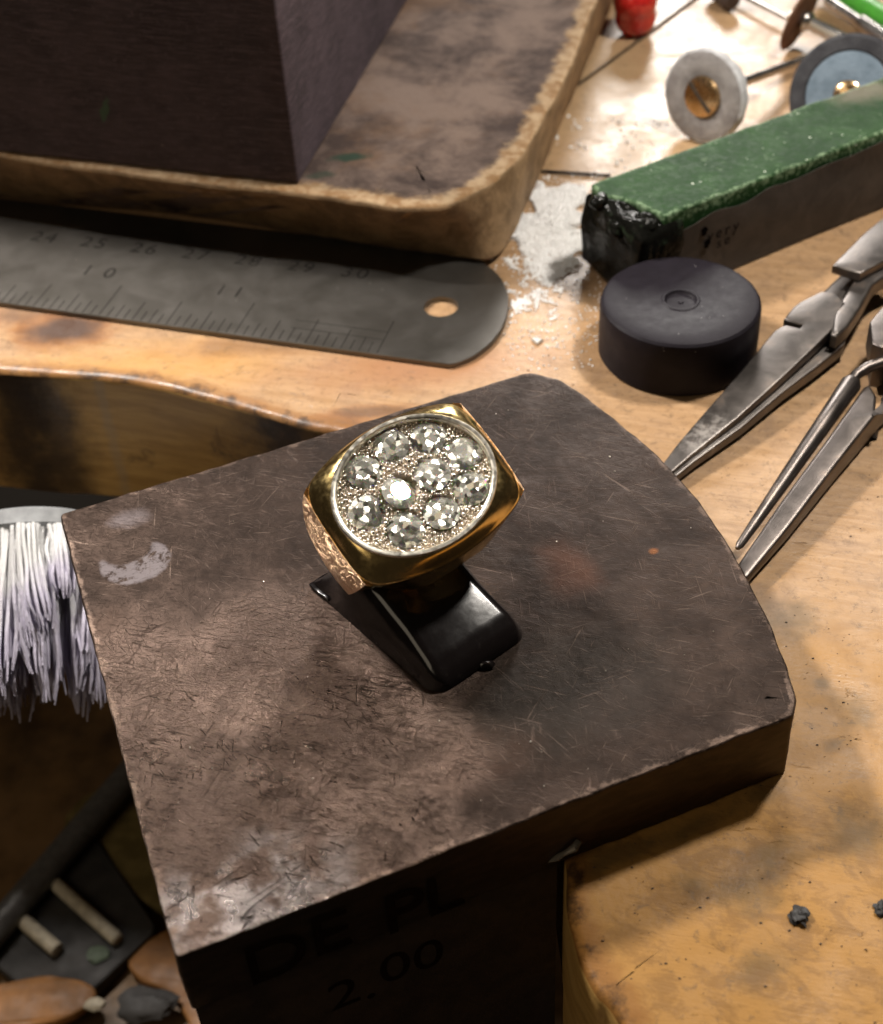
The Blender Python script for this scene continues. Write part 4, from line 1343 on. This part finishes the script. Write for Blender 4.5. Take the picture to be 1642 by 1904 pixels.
G().prism(resample(on2([(1548, 592), (1556, 572), (1580, 535), (1598, 507), (1660, 470), (1690, 440), (1700, 490), (1640, 520), (1624, 532), (1602, 573), (1578, 608), (1556, 628), (1545, 624)], 0.62), 0.1), 0.34, 0.66, 0.07, 4).make('handle_arm', M_TOOL, pl1, 40)
G().prism(resample(on2([(1548, 494), (1606, 435), (1642, 406), (1720, 340), (1760, 420), (1660, 478), (1600, 510), (1575, 503)], 0.82), 0.12), 0.66, 0.84, 0.03, 3).make('handle_plate', M_TOOL, pl1, 40)
G().prism(resample(on2([(1522, 552), (1545, 528), (1566, 508), (1592, 500), (1602, 520), (1575, 545), (1556, 580), (1530, 575)], 0.45), 0.1), 0.18, 0.47, 0.05, 3).make('handle_arm', M_TOOL, pl1, 40)
# slim pliers lying on edge, lower right
PL2 = on(1500, 880, 0.0)
pl2 = thing('long_nose_pliers', 'slim long nose pliers with parted jaws pointing at steel block', 'pliers', tuple(PL2))
M_TOOL2 = tool_steel('slim_plier_steel', (0.145, 0.126, 0.116), 0.33, 0.95)
A, B = on(1371, 1020, 0.16), on(1588, 706, 0.52)
path = [A.lerp(B, t) for t in (0, 0.02, 0.15, 0.4, 0.7, 0.97, 1.0)]
G().tube(path, [0.03, 0.06, 0.08, 0.11, 0.135, 0.16, 0.10], 14).make('slim_jaw', M_TOOL2, pl2, 40)
t0, t1_ = on(1383, 1040, 0.2).xy, on(1640, 760, 0.5).xy
jr = [(1374, 1026), (1450, 922), (1540, 808), (1605, 722), (1616, 716), (1630, 738), (1628, 762), (1634, 764), (1640, 735), (1700, 660), (1720, 690), (1642, 756), (1560, 852), (1470, 962), (1393, 1048), (1384, 1046)]
G().prism(resample(on2(jr, 0.5), 0.1), 0.03, 0.52, 0.06, 4, zf=lambda P: P.z * (0.5 + 0.5 * taper(P, t0, t1_, 0, 1)) if P.z > 0.25 else P.z).make('broad_jaw', M_TOOL2, pl2, 40)
G().tube([on(1584, 712, 0.55), on(1592, 697, 0.6), on(1612, 684, 0.64), on(1645, 672, 0.66), on(1700, 655, 0.66)], [0.06, 0.085, 0.09, 0.09, 0.09], 12).make('joint_loop', M_TOOL2, pl2, 40)
G().prism(resample(on2([(1617, 600), (1642, 570), (1700, 540), (1720, 600), (1660, 640), (1640, 648), (1622, 640)], 0.9), 0.1), 0.45, 0.92, 0.03, 3).make('handle_arm', M_TOOL2, pl2, 40)
G().prism(resample(on2([(1621, 650), (1640, 640), (1700, 610), (1710, 650), (1640, 675), (1625, 674)], 0.6), 0.1), 0.1, 0.62, 0.04, 3).make('handle_arm', M_TOOL2, pl2, 40)

# ------------------------------------------------------------------ wheels and mandrels, top right
M_CHROME = tool_steel('mandrel_steel', (0.55, 0.52, 0.49), 0.2, 0.3)
def axis_matrix(c, d):
    d = d.normalized()
    a = d.orthogonal().normalized(); b = d.cross(a)
    return Matrix(((a.x, b.x, d.x, c.x), (a.y, b.y, d.y, c.y), (a.z, b.z, d.z, c.z), (0, 0, 0, 1)))
wc = on(1312, 178, 0.92)
we = on(1492, 112, 0.30)
axw = (we - wc)
wheel = thing('felt_polisher', 'small grey felt wheel on a mandrel standing behind the green bar', 'polishing wheel', (wc.x, wc.y, 0))
Mw = axis_matrix(wc, axw)
M_WH = felt('grey_abrasive', (0.20, 0.185, 0.18), (0.30, 0.285, 0.275), 10)
M_WR = felt('pale_abrasive_rim', (0.42, 0.42, 0.43), (0.58, 0.59, 0.60), 10)
G().lathe([(0.40, -0.10), (0.55, -0.13), (0.80, -0.13), (0.86, -0.11), (0.86, 0.11), (0.55, 0.13), (0.3, 0.1)], Mw, 56, False).make('wheel_disc', M_WH, wheel, 30)
g = G().lathe([(0.862, -0.10), (0.905, -0.085), (0.92, 0.0), (0.905, 0.085), (0.862, 0.12)], Mw, 72, False, False)
g.v = [tuple(V(p) + (V(p) - wc).normalized() * 0.03 * mn.noise(V(p) * 7)) for p in g.v]
g.make('wheel_rim', M_WR, wheel, 60)
M_BRASS = gold('brass_screw', (0.62, 0.42, 0.22), 0.22)
G().lathe([(0.41, -0.06), (0.40, -0.10), (0.36, -0.11)], Mw, 36, False, False).make('centre_ring', M_WH, wheel, 30)
g = G().lathe([(0.36, -0.02), (0.41, -0.10), (0.38, -0.17), (0.26, -0.20), (0.02, -0.21)], Mw, 36)
g.make('screw_head', M_BRASS, wheel, 40)
g = G()
q = [Mw @ V((x, y, -0.214)) for x, y in ((-0.36, -0.035), (0.36, -0.035), (0.36, 0.035), (-0.36, 0.035))]
w = [Mw @ V((x, y, -0.17)) for x, y in ((-0.32, -0.04), (0.32, -0.04), (0.32, 0.04), (-0.32, 0.04))]
a = g.ring(q); b = g.ring(w); g.bridge(b, a); g.cap(a)
g.make('screw_slot', simple('dark_slot', (0.03, 0.022, 0.015), 0.6), wheel, 20)
G().tube([wc, wc.lerp(we, 0.5), we + axw * 0.15], 0.10, 12).make('mandrel', M_CHROME, wheel, 40)

dc = on(1578, 176, 1.0)
disc = thing('rubber_polisher', 'dark blue-grey rubber wheel leaning behind the far end of the green bar', 'polishing wheel', (dc.x, dc.y, 0))
Md = axis_matrix(dc, V((-0.42, -0.72, 0.45)))
M_DW = felt('dark_rubber_wheel', (0.030, 0.030, 0.034), (0.055, 0.055, 0.060), 8, 0.6)
M_DB = felt('blue_grey_face', (0.12, 0.16, 0.20), (0.17, 0.22, 0.27), 8, 0.6)
G().lathe([(0.2, -0.1), (1.05, -0.1), (1.13, -0.05), (1.13, 0.06), (1.06, 0.11), (0.84, 0.115), (0.80, 0.09), (0.2, 0.09)], Md, 64).make('wheel_disc', M_DW, disc, 30)
G().lathe([(0.80, 0.10), (0.78, 0.106), (0.4, 0.108), (0.2, 0.108)], Md, 64, False).make('wheel_face', M_DB, disc, 30)
G().lathe([(0.26, 0.10), (0.26, 0.17), (0.20, 0.21), (0.05, 0.22)], Md, 30, False).make('hub', M_BRASS, disc, 40)

h0, h1 = on(1487, 33, 0.75), on(1615, 98, 0.35)
man = thing('disc_mandrel', 'chrome mandrel with a thin brown disc seen edge-on, by the green tube', 'mandrel', (h0.x, h0.y, 0))
axm = h1 - h0
Mm = axis_matrix(h0, axm)
M_BROWN = felt('brown_disc', (0.13, 0.065, 0.04), (0.22, 0.12, 0.08), 9, 0.7)
G().lathe([(0.1, -0.04), (0.70, -0.04), (0.74, 0.0), (0.70, 0.04), (0.1, 0.04)], Mm, 48).make('cutting_disc', M_BROWN, man, 30)
G().lathe([(0.05, -0.22), (0.15, -0.20), (0.17, -0.1), (0.17, 0.1), (0.22, 0.16), (0.20, 0.25), (0.14, 0.3)], Mm, 28).make('hub', M_CHROME, man, 40)
G().tube([h0, h0.lerp(h1, 0.5), h1 + axm * 0.4], [0.15, 0.15, 0.14], 16).make('shaft', M_CHROME, man, 40)
a, b = on(1540, 2, 0.4), on(1680, 96, 0.3)
tag(G().tube([a, a.lerp(b, 0.45), a.lerp(b, 0.46), b], [0.13, 0.13, 0.2, 0.2], 16).make('spare_mandrel', M_CHROME, loc=a), 'bare steel mandrel lying beside the green tube, top right', 'mandrel')
a, b = on(1350, -25, 0.22), on(1462, 34, 0.22)
tag(G().tube([a, a.lerp(b, 0.5), b], [0.06, 0.06, 0.05], 12).make('thin_bur', M_CHROME, loc=a), 'thin steel bur shank lying on the pale bench near brown disc', 'bur')
a, b = on(1330, -25, 0.3), on(1362, 4, 0.3)
tag(G().tube([a, b - (b - a) * 0.1, b], [0.25, 0.25, 0.15], 14).make('bur_head', simple('dark_bur', (0.05, 0.035, 0.03), 0.5, 0.3), loc=a), 'dark bur head at the top edge, left of the brown disc', 'bur')
a, b = on(1525, -35, 0.45), on(1700, 68, 0.45)
tag(G().tube([a, a.lerp(b, 0.5), b], 0.26, 20).make('green_tube', simple('bright_green_plastic', (0.045, 0.23, 0.02), 0.35, 0, 0.15), loc=a), 'bright green plastic tube lying across the top right corner', 'tube')
rb = on(1182, 22, 0.52)
M_RED = T('red_enamel', 0.16)
M_RED.set(col=M_RED.mix(M_RED.mr(M_RED.noise(M_RED.co(), 14, 4), 0.4, 0.65), (0.42, 0.012, 0.012), (0.58, 0.03, 0.022)), coat=0.4)
g = G().lathe([(0.05, -0.52), (0.28, -0.47), (0.43, -0.30), (0.47, -0.12), (0.445, 0.02), (0.44, 0.08), (0.475, 0.2), (0.49, 0.36), (0.44, 0.55), (0.28, 0.70), (0.06, 0.75)], Matrix.Translation(rb) @ Matrix.Rotation(0.25, 4, 'X') @ Matrix.Rotation(-0.1, 4, 'Y'), 40)
tag(g.make('red_bead', M_RED.m, loc=(rb.x, rb.y, 0), smooth=60), 'shiny red waisted bead on the pale bench beside the board', 'bead')
M_WIRE = simple('dark_steel_wire', (0.07, 0.055, 0.045), 0.4, 0.6)
a, b = on(1075, 157, 0.035), on(1300, -8, 0.035)
tag(G().tube([a, a.lerp(b, 0.33) + V((0.02, 0, 0)), a.lerp(b, 0.66), b], 0.03, 8).make('saw_blade', M_WIRE, loc=a), 'thin dark saw blade wire running behind the red bead', 'saw blade', )
a, b = on(990, 317, 0.04), on(1135, 326, 0.04)
tag(G().tube([a, a.lerp(b, 0.5), b], 0.032, 8).make('saw_blade', M_WIRE, loc=a), 'thin dark saw blade wire between the board and green bar', 'saw blade')

# ------------------------------------------------------------------ soft white brush in the cut-out
bc = on(66, 985, -1.6)
brush = thing('mop_brush', 'white and lilac soft mop brush with a grey cap below the bench', 'brush', (bc.x, bc.y, bc.z))
dn = V((0.03, -0.84, -0.52)).normalized()
Mb = axis_matrix(bc, dn)
M_CAPB = simple('grey_brush_cap', (0.30, 0.31, 0.32), 0.55, 0, 0.2, 3)
G().lathe([(0.3, -0.10), (1.05, -0.08), (1.22, 0.0), (1.24, 0.22), (1.15, 0.3)], Mb, 56).make('brush_cap', M_CAPB, brush, 40)
M_HAIR = T('white_lilac_bristle', 0.9, 0, 0.2)
_v = M_HAIR.co()
_f = M_HAIR.noise(_v, 16, 5, 0.75)
_z = M_HAIR.mr(M_HAIR.add(M_HAIR.attr('edge'), M_HAIR.mul(M_HAIR.ma('SUBTRACT', M_HAIR.noise(_v, 2.5, 4), 0.5), 0.7)), 0.25, 0.85)
M_HAIR.set(col=M_HAIR.mix(_z, (0.80, 0.80, 0.80), (0.60, 0.565, 0.69)), normal=M_HAIR.bump(_f, 0.6, 0.06), sub=0.0)
random.seed(21)
HAIR = G()
def strand(r0, ang, ln, r):
    g = HAIR
    pts, rad = [], []
    K = 9
    sw1, sw2 = random.uniform(-0.22, 0.16), random.uniform(-0.22, 0.22)
    for k in range(K + 1):
        t = k / K
        rr = r0 + 0.16 * sin(t * 2.2) + sw1 * t * t
        aa = ang + sw2 * t * t
        pts.append(Mb @ V((rr * cos(aa), rr * sin(aa), 0.26 + ln * t)))
        rad.append(r * (0.8 + 0.35 * sin(min(1, t * 1.25) * pi / 2 + 0.1)) * (1 if t < 0.72 else max(0.3, 1 - ((t - 0.72) / 0.28) ** 2 * 0.7)))
    for q in range(26):                      # a lock is a bundle of soft threads drawn together at the tip
        oa, orr = random.uniform(0, 6.283), sqrt(random.random())
        tl = random.uniform(0.80, 1.0)
        side_ = (Mb.to_3x3() @ V((cos(oa), sin(oa), 0)))
        wv = random.uniform(-0.05, 0.05)
        path = []
        for k in range(K + 1):
            t = k / K * tl
            i0 = min(K - 1, int(t * K)); f = t * K - i0
            path.append(pts[i0].lerp(pts[i0 + 1], f) + side_ * (orr * rad[i0] * 0.95 + wv * sin(t * 9 + oa)))
        k0 = len(g.v)
        g.tube(path, [0.034 * (1 if k < K - 1 else 0.75 if k < K else 0.35) for k in range(K + 1)], 5)
        for i in range(k0, len(g.v)):
            g.e[i] = ((i - k0) // 5) / K
gb = G().lathe([(1.10, 0.22), (1.14, 0.3), (1.10, 0.6), (1.04, 1.1), (0.95, 1.6), (0.82, 2.0), (0.45, 2.15)], Mb, 40)
gb.v = [tuple(jit(p, 0.10, 3.2)) for p in gb.v]
gb.e = [0.15 + 0.75 * (i // 40) / 6 for i in range(len(gb.v))]
gb.make('bristle_core', M_HAIR.m, brush, 80, attr=True)
for k in range(24):
    strand(1.02, 2 * pi * k / 24 + random.uniform(-0.1, 0.1), random.uniform(2.2, 2.85), random.uniform(0.17, 0.23))
for k in range(22):
    strand(1.15, 2 * pi * (k + 0.5) / 22 + random.uniform(-0.12, 0.12), random.uniform(1.0, 2.3), random.uniform(0.15, 0.21))
for k in range(14):
    strand(0.72, 2 * pi * k / 14, random.uniform(2.0, 2.7), random.uniform(0.16, 0.22))
HAIR.make('bristles', M_HAIR.m, brush, 70, attr=True, kind='stuff')
G().tube([bc + V((-1.0, 0.25, -0.1)), bc + V((-1.8, 0.6, -0.1)), V((-12.2, 20.9, -1.6))], 0.16, 12).make('handle', M_PIN, brush, 40)

# ------------------------------------------------------------------ crumbs and filings
M_CRUMB = simple('black_crumb', (0.012, 0.010, 0.009), 0.6)
for x, y, r, lab in ((1486, 1702, 0.105, 'black crumb lying alone on the yellow bench front'), (1640, 1690, 0.075, 'black crumb at the right edge of the yellow bench')):
    q = on(x, y, 0.03)
    tag(G().blob(q, r, 3, 0.75, x, (1, 1.1, 0.45), 1.9).make('crumb', M_CRUMB, loc=(q.x, q.y, 0)), lab, 'crumb', 'black crumbs on the bench')
g = G()
random.seed(5)
for _ in range(70):
    q = on(random.uniform(330, 1350), random.uniform(760, 1600), 1.102)
    r = random.choice((0.005, 0.006, 0.008, 0.011))
    if inside(q, inset(bo, 0.1)) and mn.noise(q * 0.8) > -0.4: g.blob((q.x, q.y, 1.1 + r * 0.6), r, 1, 0.5, random.random() * 50)
f_ = [v for v in g.v]
o = g.make('metal_filings', simple('bright_filings', (0.75, 0.70, 0.62), 0.3, 0.8), None, 0, kind='stuff')
tag(o, 'bright metal filings scattered over the steel block', 'filings')
g = G()
for _ in range(420):
    q = on(random.uniform(900, 1642), random.uniform(560, 1904), 0)
    if q.x < 1.4 or (q.y > 10.4 and q.x < 4.1 and q.y < 17.4): continue
    r = random.choice((0.004, 0.005, 0.006, 0.007, 0.009, 0.013))
    g.blob((q.x, q.y, r * 0.5), r, 1, 0.5, random.random() * 50, (1.5, 0.8, 0.6))
o = g.make('dirt_specks', simple('brown_specks', (0.075, 0.05, 0.032), 0.8), None, 0, kind='stuff')
tag(o, 'fine dark dirt specks scattered over the bench top', 'dirt')
